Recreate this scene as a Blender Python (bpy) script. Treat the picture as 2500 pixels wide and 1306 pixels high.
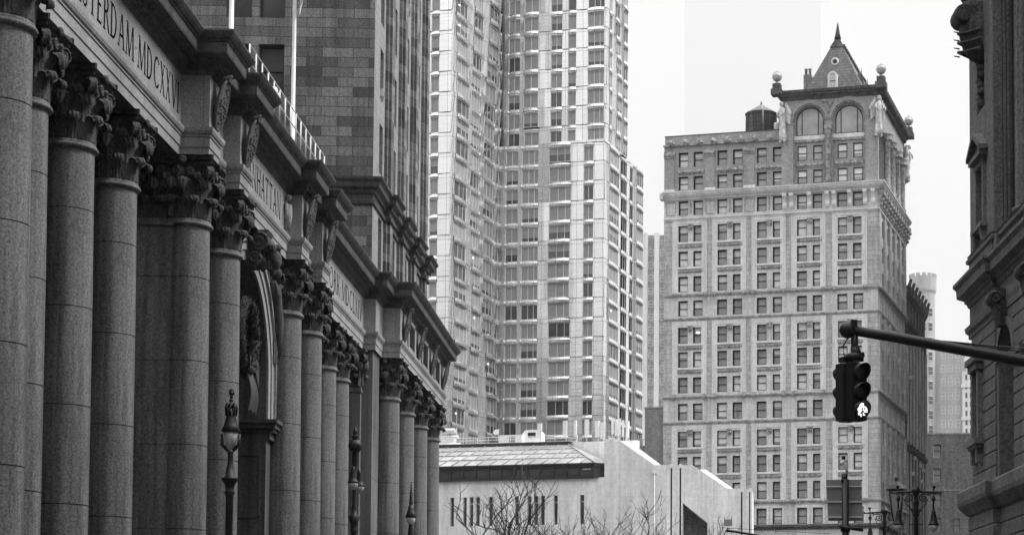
import bpy, bmesh, math, random
from mathutils import Matrix, Vector, noise
R = math.radians
random.seed(7)
scene = bpy.context.scene
for o in list(bpy.data.objects):
    bpy.data.objects.remove(o)

# ------------------------------------------------------------------ camera
cam_d = bpy.data.cameras.new('camera')
cam = bpy.data.objects.new('camera', cam_d)
scene.collection.objects.link(cam)
scene.camera = cam
cam.location = (0, 0, 1.7)
cam.rotation_euler = (R(90 + 3.6845), 0, R(-3.4587))
cam_d.sensor_width = 36
cam_d.lens = 36 * 4550 / 2500
cam_d.shift_x = -0.26
cam_d.shift_y = 0.2748
cam_d.clip_start = 0.5
cam_d.clip_end = 12000

# ------------------------------------------------------------------ sky and sun (overcast, black-and-white photograph)
SUN_EL, SUN_AZ = R(50), R(84)          # azimuth clockwise from +Y
w = bpy.data.worlds.new('World')
scene.world = w
w.use_nodes = True
nt = w.node_tree
nt.nodes.clear()
wo = nt.nodes.new('ShaderNodeOutputWorld')
bg = nt.nodes.new('ShaderNodeBackground')
sky = nt.nodes.new('ShaderNodeTexSky')
sky.sky_type = 'NISHITA'
sky.sun_disc = False
sky.sun_elevation = SUN_EL
sky.sun_rotation = SUN_AZ
sky.air_density = 1.0
sky.dust_density = 4.0
bw = nt.nodes.new('ShaderNodeRGBToBW')
nt.links.new(sky.outputs[0], bw.inputs[0])
geo = nt.nodes.new('ShaderNodeTexCoord')
sx = nt.nodes.new('ShaderNodeSeparateXYZ')
nt.links.new(geo.outputs['Generated'], sx.inputs[0])
mr = nt.nodes.new('ShaderNodeMapRange')      # overcast: brighter overhead
mr.inputs['From Min'].default_value = 0.36
mr.inputs['From Max'].default_value = 0.9
mr.inputs['To Min'].default_value = 7.3
mr.inputs['To Max'].default_value = 22.0
nt.links.new(sx.outputs['Z'], mr.inputs['Value'])
cl = nt.nodes.new('ShaderNodeTexNoise')
cl.inputs['Scale'].default_value = 2.2
cl.inputs['Detail'].default_value = 4
nt.links.new(geo.outputs['Generated'], cl.inputs['Vector'])
cr = nt.nodes.new('ShaderNodeMapRange')
cr.inputs['From Min'].default_value = 0.3
cr.inputs['From Max'].default_value = 0.7
cr.inputs['To Min'].default_value = 0.90
cr.inputs['To Max'].default_value = 1.06
nt.links.new(cl.outputs['Fac'], cr.inputs['Value'])
mu = nt.nodes.new('ShaderNodeMath'); mu.operation = 'MULTIPLY'
nt.links.new(mr.outputs[0], mu.inputs[0]); nt.links.new(cr.outputs[0], mu.inputs[1])
ma = nt.nodes.new('ShaderNodeMath'); ma.operation = 'MULTIPLY_ADD'
ma.inputs[1].default_value = 0.02
nt.links.new(bw.outputs[0], ma.inputs[0]); nt.links.new(mu.outputs[0], ma.inputs[2])
nt.links.new(ma.outputs[0], bg.inputs['Color'])
bg.inputs['Strength'].default_value = 0.1
nt.links.new(bg.outputs[0], wo.inputs[0])

sd = bpy.data.lights.new('sun', 'SUN')
sd.energy = 3.0
sd.angle = R(20)
sd.color = (1, 1, 1)
sun = bpy.data.objects.new('sun', sd)
scene.collection.objects.link(sun)
dirv = Vector((math.sin(SUN_AZ) * math.cos(SUN_EL), math.cos(SUN_AZ) * math.cos(SUN_EL), math.sin(SUN_EL)))
sun.rotation_euler = dirv.to_track_quat('Z', 'Y').to_euler()

scene.view_settings.view_transform = 'Standard'
scene.view_settings.look = 'None'
scene.view_settings.exposure = 0.28
scene.view_settings.gamma = 1
scene.cycles.max_bounces = 5
scene.cycles.volume_bounces = 1

# ------------------------------------------------------------------ materials
MATS = {}
def newmat(name):
    m = bpy.data.materials.new(name); m.use_nodes = True
    MATS[name] = m
    return m, m.node_tree, m.node_tree.nodes['Principled BSDF']

def g3(v): return (v, v, v, 1)

def stone(name, v, joints=None, var=.12, stain=.35, grain=.3, gscale=18, rough=.88, metal=0, bump=.25, sscale=.35, mort=.45, spec=.3, off=.5, streak=0):
    """procedural masonry: blocks of uneven tone, vertical weather streaks, fine grain"""
    m, nt, bs = newmat(name)
    N = nt.nodes; L = nt.links
    tc = N.new('ShaderNodeTexCoord')
    sp = N.new('ShaderNodeSeparateXYZ'); L.new(tc.outputs['Object'], sp.inputs[0])
    ad = N.new('ShaderNodeMath'); ad.operation = 'ADD'
    L.new(sp.outputs[0], ad.inputs[0]); L.new(sp.outputs[1], ad.inputs[1])
    cb = N.new('ShaderNodeCombineXYZ'); L.new(ad.outputs[0], cb.inputs[0]); L.new(sp.outputs[2], cb.inputs[1])
    if joints:
        bt = N.new('ShaderNodeTexBrick')
        bt.offset = off
        L.new(cb.outputs[0], bt.inputs['Vector'])
        bt.inputs['Scale'].default_value = 1
        bt.inputs['Brick Width'].default_value = joints[0]
        bt.inputs['Row Height'].default_value = joints[1]
        bt.inputs['Mortar Size'].default_value = joints[2]
        bt.inputs['Mortar Smooth'].default_value = .3
        bt.inputs['Color1'].default_value = g3(v * (1 - var)); bt.inputs['Color2'].default_value = g3(v * (1 + var))
        bt.inputs['Mortar'].default_value = g3(v * mort)
        col = bt.outputs['Color']
    else:
        rg = N.new('ShaderNodeRGB'); rg.outputs[0].default_value = g3(v); col = rg.outputs[0]
    mp = N.new('ShaderNodeMapping'); mp.inputs['Scale'].default_value = (1.6, 1.6, .25)
    L.new(tc.outputs['Object'], mp.inputs[0])
    n1 = N.new('ShaderNodeTexNoise'); n1.inputs['Scale'].default_value = sscale; n1.inputs['Detail'].default_value = 6; n1.inputs['Roughness'].default_value = .65
    L.new(mp.outputs[0], n1.inputs['Vector'])
    r1 = N.new('ShaderNodeMapRange'); r1.inputs['From Min'].default_value = .3; r1.inputs['From Max'].default_value = .7
    r1.inputs['To Min'].default_value = 1 - stain; r1.inputs['To Max'].default_value = 1 + stain * .5
    L.new(n1.outputs['Fac'], r1.inputs['Value'])
    n2 = N.new('ShaderNodeTexNoise'); n2.inputs['Scale'].default_value = gscale; n2.inputs['Detail'].default_value = 2; n2.inputs['Roughness'].default_value = .8
    L.new(tc.outputs['Object'], n2.inputs['Vector'])
    r2 = N.new('ShaderNodeMapRange'); r2.inputs['From Min'].default_value = .3; r2.inputs['From Max'].default_value = .7
    r2.inputs['To Min'].default_value = 1 - grain; r2.inputs['To Max'].default_value = 1 + grain
    L.new(n2.outputs['Fac'], r2.inputs['Value'])
    mm = N.new('ShaderNodeMath'); mm.operation = 'MULTIPLY'; L.new(r1.outputs[0], mm.inputs[0]); L.new(r2.outputs[0], mm.inputs[1])
    if streak:
        m3 = N.new('ShaderNodeMapping'); m3.inputs['Scale'].default_value = (5, 5, .16); L.new(tc.outputs['Object'], m3.inputs[0])
        n3 = N.new('ShaderNodeTexNoise'); n3.inputs['Scale'].default_value = .9; n3.inputs['Detail'].default_value = 5; n3.inputs['Roughness'].default_value = .6
        L.new(m3.outputs[0], n3.inputs['Vector'])
        r3 = N.new('ShaderNodeMapRange'); r3.inputs['From Min'].default_value = .42; r3.inputs['From Max'].default_value = .68
        r3.inputs['To Min'].default_value = 1.06; r3.inputs['To Max'].default_value = 1 - streak; L.new(n3.outputs['Fac'], r3.inputs['Value'])
        m4 = N.new('ShaderNodeMath'); m4.operation = 'MULTIPLY'; L.new(mm.outputs[0], m4.inputs[0]); L.new(r3.outputs[0], m4.inputs[1]); mm = m4
    vm = N.new('ShaderNodeVectorMath'); vm.operation = 'SCALE'
    L.new(col, vm.inputs[0]); L.new(mm.outputs[0], vm.inputs['Scale'])
    L.new(vm.outputs[0], bs.inputs['Base Color'])
    bs.inputs['Roughness'].default_value = rough
    bs.inputs['Metallic'].default_value = metal
    bs.inputs['Specular IOR Level'].default_value = spec
    if bump:
        bp = N.new('ShaderNodeBump'); bp.inputs['Strength'].default_value = bump; bp.inputs['Distance'].default_value = .02
        L.new(n2.outputs['Fac'], bp.inputs['Height']); L.new(bp.outputs[0], bs.inputs['Normal'])
    return m

def plain(name, v, rough=.5, metal=0, spec=.5, nz=.1, scale=3):
    m, nt, bs = newmat(name)
    N = nt.nodes; L = nt.links
    tc = N.new('ShaderNodeTexCoord')
    n = N.new('ShaderNodeTexNoise'); n.inputs['Scale'].default_value = scale; n.inputs['Detail'].default_value = 4
    L.new(tc.outputs['Object'], n.inputs['Vector'])
    r = N.new('ShaderNodeMapRange'); r.inputs['From Min'].default_value = .3; r.inputs['From Max'].default_value = .7
    r.inputs['To Min'].default_value = v * (1 - nz); r.inputs['To Max'].default_value = v * (1 + nz)
    L.new(n.outputs['Fac'], r.inputs['Value'])
    L.new(r.outputs[0], bs.inputs['Base Color'])
    bs.inputs['Roughness'].default_value = rough
    bs.inputs['Metallic'].default_value = metal
    bs.inputs['Specular IOR Level'].default_value = spec
    return m

def lit(name, s):
    m, nt, bs = newmat(name)
    bs.inputs['Base Color'].default_value = g3(.8)
    bs.inputs['Emission Color'].default_value = g3(1); bs.inputs['Emission Strength'].default_value = s
    return m

def glassy(name, v, rough=.12, nz=.35, scale=.6):
    """window glass seen from outside: dim room behind, sky mirrored in the pane, uneven"""
    m, nt, bs = newmat(name)
    N = nt.nodes; L = nt.links
    tc = N.new('ShaderNodeTexCoord')
    oi = N.new('ShaderNodeObjectInfo')
    va = N.new('ShaderNodeVectorMath'); va.operation = 'ADD'
    L.new(tc.outputs['Object'], va.inputs[0]); L.new(oi.outputs['Location'], va.inputs[1])
    n = N.new('ShaderNodeTexNoise'); n.inputs['Scale'].default_value = scale; n.inputs['Detail'].default_value = 5
    L.new(va.outputs[0], n.inputs['Vector'])
    r = N.new('ShaderNodeMapRange'); r.inputs['From Min'].default_value = .3; r.inputs['From Max'].default_value = .7
    r.inputs['To Min'].default_value = v * (1 - nz); r.inputs['To Max'].default_value = v * (1 + nz)
    L.new(n.outputs['Fac'], r.inputs['Value'])
    L.new(r.outputs[0], bs.inputs['Base Color'])
    bs.inputs['Roughness'].default_value = rough
    bs.inputs['Specular IOR Level'].default_value = .9
    return m

def steel(name, v, rough=.22):
    """rippled stainless cladding with panel joints"""
    m, nt, bs = newmat(name)
    N = nt.nodes; L = nt.links
    tc = N.new('ShaderNodeTexCoord')
    sp = N.new('ShaderNodeSeparateXYZ'); L.new(tc.outputs['Object'], sp.inputs[0])
    ad = N.new('ShaderNodeMath'); ad.operation = 'ADD'
    L.new(sp.outputs[0], ad.inputs[0]); L.new(sp.outputs[1], ad.inputs[1])
    cb = N.new('ShaderNodeCombineXYZ'); L.new(ad.outputs[0], cb.inputs[0]); L.new(sp.outputs[2], cb.inputs[1])
    bt = N.new('ShaderNodeTexBrick'); bt.offset = 0
    L.new(cb.outputs[0], bt.inputs['Vector'])
    bt.inputs['Scale'].default_value = 1; bt.inputs['Brick Width'].default_value = 1.45; bt.inputs['Row Height'].default_value = 3.115
    bt.inputs['Mortar Size'].default_value = .035; bt.inputs['Mortar Smooth'].default_value = .2
    bt.inputs['Color1'].default_value = g3(v * .95); bt.inputs['Color2'].default_value = g3(v * 1.05); bt.inputs['Mortar'].default_value = g3(v * .45)
    mp = N.new('ShaderNodeMapping'); mp.inputs['Scale'].default_value = (.5, .5, 2.2); L.new(tc.outputs['Object'], mp.inputs[0])
    n = N.new('ShaderNodeTexNoise'); n.inputs['Scale'].default_value = .9; n.inputs['Detail'].default_value = 3; L.new(mp.outputs[0], n.inputs['Vector'])
    L.new(bt.outputs['Color'], bs.inputs['Base Color'])
    bp = N.new('ShaderNodeBump'); bp.inputs['Strength'].default_value = .14; bp.inputs['Distance'].default_value = .12
    L.new(n.outputs['Fac'], bp.inputs['Height']); L.new(bp.outputs[0], bs.inputs['Normal'])
    rr = N.new('ShaderNodeMapRange'); rr.inputs['To Min'].default_value = rough - .08; rr.inputs['To Max'].default_value = rough + .12
    L.new(n.outputs['Fac'], rr.inputs['Value']); L.new(rr.outputs[0], bs.inputs['Roughness'])
    bs.inputs['Metallic'].default_value = .85
    return m

M_col   = stone('column_granite', .175, None, stain=.5, grain=.55, gscale=17, sscale=.8, spec=.15, streak=.4)
M_mun   = stone('granite_trim', .095, None, stain=.35, grain=.5, gscale=16, sscale=.7, spec=.12, streak=.4)
M_frz   = stone('granite_frieze', .29, (2.6, 6, .012), var=.05, stain=.35, grain=.4, gscale=16)
M_cap   = stone('dark_carved_granite', .085, None, stain=.6, grain=.6, gscale=10, sscale=1.5, spec=.15)  # dark stone for carving; on the soffit it stands in for shade
M_dark  = stone('deep_shade_wall', .01, (1.8, .95, .02), grain=.4, gscale=9, spec=.05)  # near-black base stands in for deep shade behind columns and in recesses
M_block = stone('granite_blocks', .185, (1.75, .565, .02), var=.48, stain=.3, grain=.42, gscale=12, mort=.3, streak=.3)
M_blockf = stone('granite_front_blocks', .27, (1.3, .565, .012), var=.1, stain=.2, grain=.3, gscale=7, mort=.5)
M_right = stone('dark_granite', .15, None, stain=.35, grain=.5, gscale=8, sscale=.6)
M_rjoint = stone('dark_joint_stone', .02, None, stain=.2, grain=.3)  # near-black fill of the joints between drums and courses
M_letter = plain('incised_letter', .008, 1.0, 0, 0)
M_brass = plain('bronze_grille', .04, .5, .5)
M_black = plain('black_paint', .012, .42, 0, .4, .2, 8)
M_iron = plain('cast_iron', .012, .5, .0, .4, .3, 6)
M_white = plain('white_paint', .75, .5)
M_wmetal = plain('pale_metal', .62, .45, .2)
M_gmetal = plain('grey_metal', .3, .5, .3)
M_nas   = stone('pale_sandstone', .6, (2.3, .78, .016), var=.07, stain=.24, grain=.16, gscale=3, mort=.7, streak=.15)
M_naspier = stone('coursed_stone', .47, (6, .66, .028), var=.12, stain=.35, grain=.2, gscale=2.2, mort=.5, sscale=.9)
M_nasm  = stone('moulded_stone', .74, None, stain=.22, grain=.14, gscale=3)
M_nasb  = stone('belt_stone', .42, None, stain=.45, grain=.3, gscale=2.5, sscale=.8)
M_nast  = stone('upper_brick', .36, (.5, .17, .012), var=.1, stain=.2, grain=.2, gscale=2.5)
M_terra = stone('carved_terracotta', .36, None, stain=.35, grain=.5, gscale=2.2, sscale=1.5)
M_stat  = stone('white_stone_figure', .62, None, stain=.3, grain=.25, gscale=2.5)
M_tile  = stone('roof_tiles', .2, (.42, .42, .03), var=.2, stain=.2, grain=.15, gscale=3, mort=.5)
M_eave  = stone('dark_cornice', .1, None, stain=.5, grain=.5, gscale=2.5)
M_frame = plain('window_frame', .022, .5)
M_framew = plain('pale_window_frame', .75, .4)
M_pane  = glassy('window_glass', .36, .12, .25)
M_paned = glassy('dark_window_glass', .06)
M_panel = glassy('bright_window_glass', .30)
M_shade = plain('grey_shade', .30, .6, 0, .4, .1, 1.5)
M_blind = plain('blind', .8, .8, 0, .2, .12, 1.2)
M_curt  = plain('curtain', .42, .8, 0, .2, .2, 2)
M_steel = steel('rippled_steel', .86)
M_steel2 = steel('shaded_steel', .42, .5)
M_lamp  = lit('ceiling_lamp', 3)
M_led   = lit('signal_led', 1.4)
M_conc  = stone('pale_precast', .84, (1.9, 2.75, .02), var=.05, stain=.28, grain=.1, gscale=2.5, mort=.74, off=0, streak=.1)
M_concl = stone('pale_concrete', .86, None, stain=.28, grain=.12, gscale=2, streak=.08)
M_lead  = stone('pale_coping', .85, None, stain=.1, grain=.05)
M_bronze = plain('dark_bronze_cladding', .045, .45, .2)
M_roofg = glassy('sloped_glazing', .4, .15, .3, .25)
M_fog1  = stone('hazy_pier', .5, None, stain=.1, grain=.05)
M_brickd = stone('shade_block_brick', .10, (2, .6, .05), var=.2, stain=.4)  # dark brick of the added out-of-view blocks
M_brick = stone('dark_brick', .26, (.45, .16, .015), var=.2, stain=.4, grain=.35, gscale=3, sscale=.8)
M_brick2 = stone('grey_brick', .26, (.45, .16, .015), var=.12, stain=.25, grain=.2, gscale=2)
M_pott  = stone('weathered_facade', .12, None, stain=.5, grain=.5, gscale=2)
M_wood  = stone('tank_staves', .1, (.22, 9, .02), var=.3, stain=.3, grain=.2, gscale=3, off=0)
M_asph  = stone('asphalt', .05, None)
M_pave  = stone('pavement_slabs', .14, (1.5, 1.5, .02))
M_grd   = stone('ground_surface', .12, None, stain=.2, sscale=.02)
M_bark  = stone('bark', .06, None, stain=.3, grain=.3)
M_leaf  = plain('conifer_garland', .035, .8, 0, .2, .6, 12)
M_rib   = plain('ribbon', .03, .5, 0, .4, .3)
M_sign  = plain('sign_back', .24, .5, .3, .4, .15)
M_bulb  = plain('lamp_glass', .5, .12, 0, .8, .15)
M_flag  = plain('flag_cloth', .7, .8)
M_fogt  = plain('mist_pale_cladding', .76, .7)  # mist over the far skyscraper is put into this pale base colour
M_haz   = stone('haze_pale_brick', .5, (.45, .16, .015), var=.1, stain=.2, grain=.1)  # brick lightened in its base colour to imitate haze
M_mist  = stone('misty_panels', .3, (1.3, 1.76, .05), var=.25, stain=.1, grain=.05)  # paler base colour stands in for mist on the slab
M_paint = plain('road_marking', .7, .7)

# ------------------------------------------------------------------ mesh builder
class MB:
    def __init__(s, T=None):
        s.v = []; s.f = []; s.mi = []; s.m = []; s.cm = 0; s.T = T; s.sm = []
    def mat(s, m):
        if m not in s.m: s.m.append(m)
        s.cm = s.m.index(m); return s
    def pts(s, P):
        i = len(s.v)
        if s.T is not None: P = [s.T @ Vector(p) for p in P]
        s.v.extend([tuple(p) for p in P]); return i
    def face(s, idx, smooth=False):
        s.f.append(tuple(idx)); s.mi.append(s.cm); s.sm.append(smooth)
    def quad(s, *P):
        i = s.pts(P); s.face(range(i, i + len(P)))
    def box(s, x0, x1, y0, y1, z0, z1):
        if x0 > x1: x0, x1 = x1, x0
        if y0 > y1: y0, y1 = y1, y0
        if z0 > z1: z0, z1 = z1, z0
        i = s.pts([(x0,y0,z0),(x1,y0,z0),(x1,y1,z0),(x0,y1,z0),(x0,y0,z1),(x1,y0,z1),(x1,y1,z1),(x0,y1,z1)])
        for q in ((3,2,1,0),(4,5,6,7),(0,1,5,4),(1,2,6,5),(2,3,7,6),(3,0,4,7)):
            s.face([i + k for k in q])
        return s
    def prism(s, poly, y0, y1):
        """polygon in (x,z), extruded in y"""
        n = len(poly)
        i = s.pts([(p[0], y0, p[1]) for p in poly] + [(p[0], y1, p[1]) for p in poly])
        s.face([i + k for k in range(n)]); s.face([i + n + k for k in reversed(range(n))])
        for k in range(n):
            j = (k + 1) % n
            s.face([i + k, i + n + k, i + n + j, i + j])
    def lathe(s, prof, c=(0, 0, 0), n=20, a0=0, a1=2 * math.pi, cap=True, smooth=True):
        full = abs(a1 - a0 - 2 * math.pi) < 1e-4
        k = n if full else n + 1
        base = None
        rows = []
        for r, z in prof:
            rows.append(s.pts([(c[0] + r * math.cos(a0 + (a1 - a0) * j / n), c[1] + r * math.sin(a0 + (a1 - a0) * j / n), c[2] + z) for j in range(k)]))
        for a, b in zip(rows[:-1], rows[1:]):
            for j in range(n):
                jj = (j + 1) % k
                s.face([a + j, a + jj, b + jj, b + j], smooth)
        if cap and full:
            s.face([rows[-1] + j for j in range(k)]); s.face([rows[0] + j for j in reversed(range(k))])
    def tube(s, P, r, n=6, smooth=True, cap=True):
        P = [Vector(p) for p in P]
        rr = r if isinstance(r, (list, tuple)) else [r] * len(P)
        rows = []
        up = None
        for k, p in enumerate(P):
            d = (P[min(k + 1, len(P) - 1)] - P[max(k - 1, 0)])
            if d.length < 1e-9: d = Vector((0, 0, 1))
            d.normalize()
            if up is None: up = Vector((0, 0, 1)) if abs(d.z) < .9 else Vector((1, 0, 0))
            a = d.cross(up)
            if a.length < 1e-6: a = d.orthogonal()
            a.normalize(); b = d.cross(a)
            rows.append(s.pts([p + (a * math.cos(2 * math.pi * j / n) + b * math.sin(2 * math.pi * j / n)) * rr[k] for j in range(n)]))
        for a, b in zip(rows[:-1], rows[1:]):
            for j in range(n):
                s.face([a + j, b + j, b + (j + 1) % n, a + (j + 1) % n], smooth)
        if cap:
            s.face([rows[0] + j for j in range(n)]); s.face([rows[-1] + j for j in reversed(range(n))])
    def grid(s, F, nu, nv, smooth=True):
        i = s.pts([F(a / nu, b / nv) for b in range(nv + 1) for a in range(nu + 1)])
        for b in range(nv):
            for a in range(nu):
                k = i + b * (nu + 1) + a
                s.face([k, k + 1, k + nu + 2, k + nu + 1], smooth)
    def ball(s, c, r, n=8, sz=1):
        s.lathe([(max(1e-3, r * math.sin(math.pi * k / n)), -r * sz * math.cos(math.pi * k / n)) for k in range(n + 1)], c, n * 2 if n < 8 else 14)
    def holes(s, x0, x1, z0, z1, H, depth, y=0., mrev=None):
        """wall sheet in plane y with rectangular openings and reveals of given depth"""
        xs = sorted({x0, x1} | {min(max(h[0], x0), x1) for h in H} | {min(max(h[1], x0), x1) for h in H})
        zs = sorted({z0, z1} | {min(max(h[2], z0), z1) for h in H} | {min(max(h[3], z0), z1) for h in H})
        for zi in range(len(zs) - 1):
            zc = (zs[zi] + zs[zi + 1]) / 2
            run = None
            for xi in range(len(xs) - 1):
                xc = (xs[xi] + xs[xi + 1]) / 2
                hole = any(h[0] < xc < h[1] and h[2] < zc < h[3] for h in H)
                if not hole and run is None: run = xs[xi]
                if run is not None and (hole or xi == len(xs) - 2):
                    e = xs[xi] if hole else xs[xi + 1]
                    s.quad((run, y, zs[zi]), (e, y, zs[zi]), (e, y, zs[zi + 1]), (run, y, zs[zi + 1]))
                    run = None
        cm = s.cm
        if mrev: s.mat(mrev)
        for (a, b, c, d) in [h[:4] for h in H]:
            s.quad((a, y, c), (a, y + depth, c), (a, y + depth, d), (a, y, d))
            s.quad((b, y, c), (b, y, d), (b, y + depth, d), (b, y + depth, c))
            s.quad((a, y, d), (a, y + depth, d), (b, y + depth, d), (b, y, d))
            s.quad((a, y, c), (b, y, c), (b, y + depth, c), (a, y + depth, c))
        s.cm = cm
    def mesh(s, name):
        me = bpy.data.meshes.new(name)
        me.from_pydata(s.v, [], s.f)
        for m in s.m: me.materials.append(m)
        me.polygons.foreach_set('material_index', s.mi)
        me.polygons.foreach_set('use_smooth', s.sm)
        me.update()
        return me
    def build(s, name, parent=None, mat=None):
        if mat is not None and not s.m: s.m = [mat]
        o = bpy.data.objects.new(name, s.mesh(name))
        scene.collection.objects.link(o)
        if parent is not None: o.parent = parent
        return o

def put(name, mesh, parent=None, loc=(0, 0, 0), rz=0, scale=None):
    o = bpy.data.objects.new(name, mesh)
    scene.collection.objects.link(o)
    o.location = loc; o.rotation_euler = (0, 0, rz)
    if scale: o.scale = scale
    if parent is not None: o.parent = parent
    return o
def thing(name, label, cat, loc=(0, 0, 0), rz=0, group=None):
    o = bpy.data.objects.new(name, None)
    scene.collection.objects.link(o)
    o.location = loc; o.rotation_euler = (0, 0, rz)
    o['label'] = label; o['category'] = cat
    if group: o['group'] = group
    return o
def tag(o, label, cat, group=None):
    o['label'] = label; o['category'] = cat
    if group: o['group'] = group
    return o
def structure(o): o['kind'] = 'structure'; return o
def copy_tree(o, parent=None):
    c = o.copy(); scene.collection.objects.link(c)
    if parent is not None: c.parent = parent
    for ch in o.children: copy_tree(ch, c)
    return c
def Tm(x=0, y=0, z=0, rz=0): return Matrix.Translation((x, y, z)) @ Matrix.Rotation(rz, 4, 'Z')

# windows: mesh set cached by size; local x right, y inward, z up, origin lower left corner
WC = {}
def win_meshes(w, h, kind):
    key = (round(w, 2), round(h, 2), kind)
    if key in WC: return WC[key]
    f = MB(); p = MB(); b = MB()
    if kind in ('sash', 'dsash'):
        t = .13 if kind == 'sash' else .1
        f.mat(M_frame)
        f.box(0, t, 0, .16, 0, h); f.box(w - t, w, 0, .16, 0, h); f.box(t, w - t, 0, .16, h - t * 1.3, h); f.box(t, w - t, 0, .16, 0, t)
        f.box(t, w - t, .02, .13, h * .5 - .05, h * .5 + .05)
        p.mat(M_pane if kind == 'sash' else M_paned); p.quad((t, .12, t), (w - t, .12, t), (w - t, .12, h - t), (t, .12, h - t))
    elif kind == 'city':
        t = .07
        n = 3 if w > 2.6 else (2 if w > 1.4 else 1)
        f.mat(M_framew)
        f.box(0, t, 0, .12, 0, h); f.box(w - t, w, 0, .12, 0, h); f.box(t, w - t, 0, .12, h - t, h); f.box(t, w - t, 0, .14, 0, t)
        xs = {1: [], 2: [.5], 3: [.4, .74]}[n]
        for q in xs: f.box(w * q - t / 2, w * q + t / 2, 0, .1, t, h - t)
        p.mat(M_paned); p.quad((t, .09, t), (w - t, .09, t), (w - t, .09, h - t), (t, .09, h - t))
    WC[key] = (f.mesh('window'), p.mesh('pane'))
    return WC[key]
BC = {}
def blind_mesh(w, h, fr, kind, t=.13):
    key = (round(w, 2), round(h, 2), fr, kind)
    if key in BC: return BC[key]
    b = MB()
    y = .1 if kind == 'blind' else .105
    if t < .1: y = .08
    if kind == 'curtain':
        b.mat(M_curt)
        n = 6
        for sgn, x0 in ((1, t), (-1, w - t)):
            wd = (w - 2 * t) * .28
            b.grid(lambda u, v: (x0 + sgn * wd * u * (1 - .35 * math.sin(v * 3)), y - .012 * math.sin(u * 14), t + (h - 2 * t) * v), 8, 4)
    else:
        b.mat(M_blind if kind == 'blind' else M_shade)
        b.quad((t, y, h - t - (h - 2 * t) * fr), (w - t, y, h - t - (h - 2 * t) * fr), (w - t, y, h - t), (t, y, h - t))
    BC[key] = b.mesh('blind' if kind == 'blind' else kind)
    return BC[key]

def add_window(root, x, y, z, w, h, kind='sash', rz=0, rnd=random, lamp=0, lit_p=.0, pb=.55):
    base = kind; dark = False
    fm, pm = win_meshes(w, h, kind)
    o = put('window', fm, root, (x, y, z), rz)
    put('pane', pm, o)
    t = .13 if kind == 'sash' else (.1 if kind == 'dsash' else .07)
    r = rnd.random()
    if kind == 'city':
        q = rnd.random()
        if q < .8: put('blind', blind_mesh(w, h, rnd.choice([1, 1, 1, 1, .75, .5]), 'shade', t), o)
    elif r < pb * .75:
        fr = rnd.choice([.25, .4, .5, .5, .5, .7, .85, 1.0, 1.0])
        put('blind', blind_mesh(w, h, fr, 'blind', t), o)
    elif r < pb and kind != 'city':
        put('curtain', blind_mesh(w, h, 1, 'curtain', t), o)
    if rnd.random() < lit_p:
        l = MB(); l.mat(M_lamp)
        l.box(w * .3, w * .3 + .35, .05, .085, h * .62, h * .62 + .16)
        l.build('ceiling_light', o)
    return o
def win_stuff(mb, T, w, h, kind='sash', rnd=random):
    """the same window, welded into one mesh for those too many to be parts"""
    s = mb.T; mb.T = (s @ T) if s is not None else T
    t = .13 if kind == 'sash' else .07
    mb.mat(M_frame if kind == 'sash' else M_framew)
    mb.box(0, t, 0, .16, 0, h); mb.box(w - t, w, 0, .16, 0, h); mb.box(t, w - t, 0, .16, h - t, h); mb.box(t, w - t, 0, .16, 0, t)
    if kind == 'sash': mb.box(t, w - t, .02, .13, h * .5 - .05, h * .5 + .05)
    elif w > 1.4:
        for q in ([.5] if w < 2.6 else [.4, .74]): mb.box(w * q - t / 2, w * q + t / 2, 0, .1, t, h - t)
    mb.mat(M_pane if kind == 'sash' else M_paned)
    mb.quad((t, .12, t), (w - t, .12, t), (w - t, .12, h - t), (t, .12, h - t))
    fr = rnd.choice([0, 0, 0, .3, .5, .5, .7, 1]) if kind == 'sash' else rnd.choice([0, 0, 1, 1, 1, 1, 1, .75, .5])
    if fr:
        mb.mat(M_blind if kind == 'sash' else M_shade)
        mb.quad((t, .1, h - t - (h - 2 * t) * fr), (w - t, .1, h - t - (h - 2 * t) * fr), (w - t, .1, h - t), (t, .1, h - t))
    mb.T = s

# profile swept along a plan path, outward = right-hand side of travel direction rotated, mitred
def sweep(mb, path, prof, closed_top=None):
    P = [Vector((p[0], p[1])) for p in path]
    n = len(P)
    nor = []
    for k in range(n):
        def en(a, b):
            d = (P[b] - P[a]).normalized(); return Vector((d.y, -d.x))
        if k == 0: m = en(0, 1)
        elif k == n - 1: m = en(n - 2, n - 1)
        else:
            a = en(k - 1, k); b = en(k, k + 1)
            m = (a + b); m = m / max(.2, m.dot(a))
        nor.append(m)
    rows = []
    for off, z in prof:
        rows.append(mb.pts([(P[k].x + nor[k].x * off, P[k].y + nor[k].y * off, z) for k in range(n)]))
    for a, b in zip(rows[:-1], rows[1:]):
        for k in range(n - 1):
            mb.face([a + k, a + k + 1, b + k + 1, b + k])

# ================================================================== SETTING
gm = MB(); gm.mat(M_grd); gm.quad((-3000, -400, -.12), (3000, -400, -.12), (3000, 5500, -.12), (-3000, 5500, -.12))
structure(gm.build('ground'))
gm = MB(); gm.mat(M_asph); gm.box(-11.2, 9.2, -60, 170, -.13, -.02); structure(gm.build('road'))
gm = MB(); gm.mat(M_pave); gm.box(-16.0, -11.2, -60, 170, -.13, .13); gm.box(9.2, 13.2, -60, 170, -.13, .13); structure(gm.build('pavement'))
gm = MB(); gm.mat(M_paint)
for k in range(-8, 24): gm.box(-1.08, -.96, k * 7, k * 7 + 3, -.03, -.014)
for k in range(10): gm.box(-10 + k * 2, -9.2 + k * 2, 33, 36.5, -.03, -.014)
structure(gm.build('road_markings'))

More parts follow.
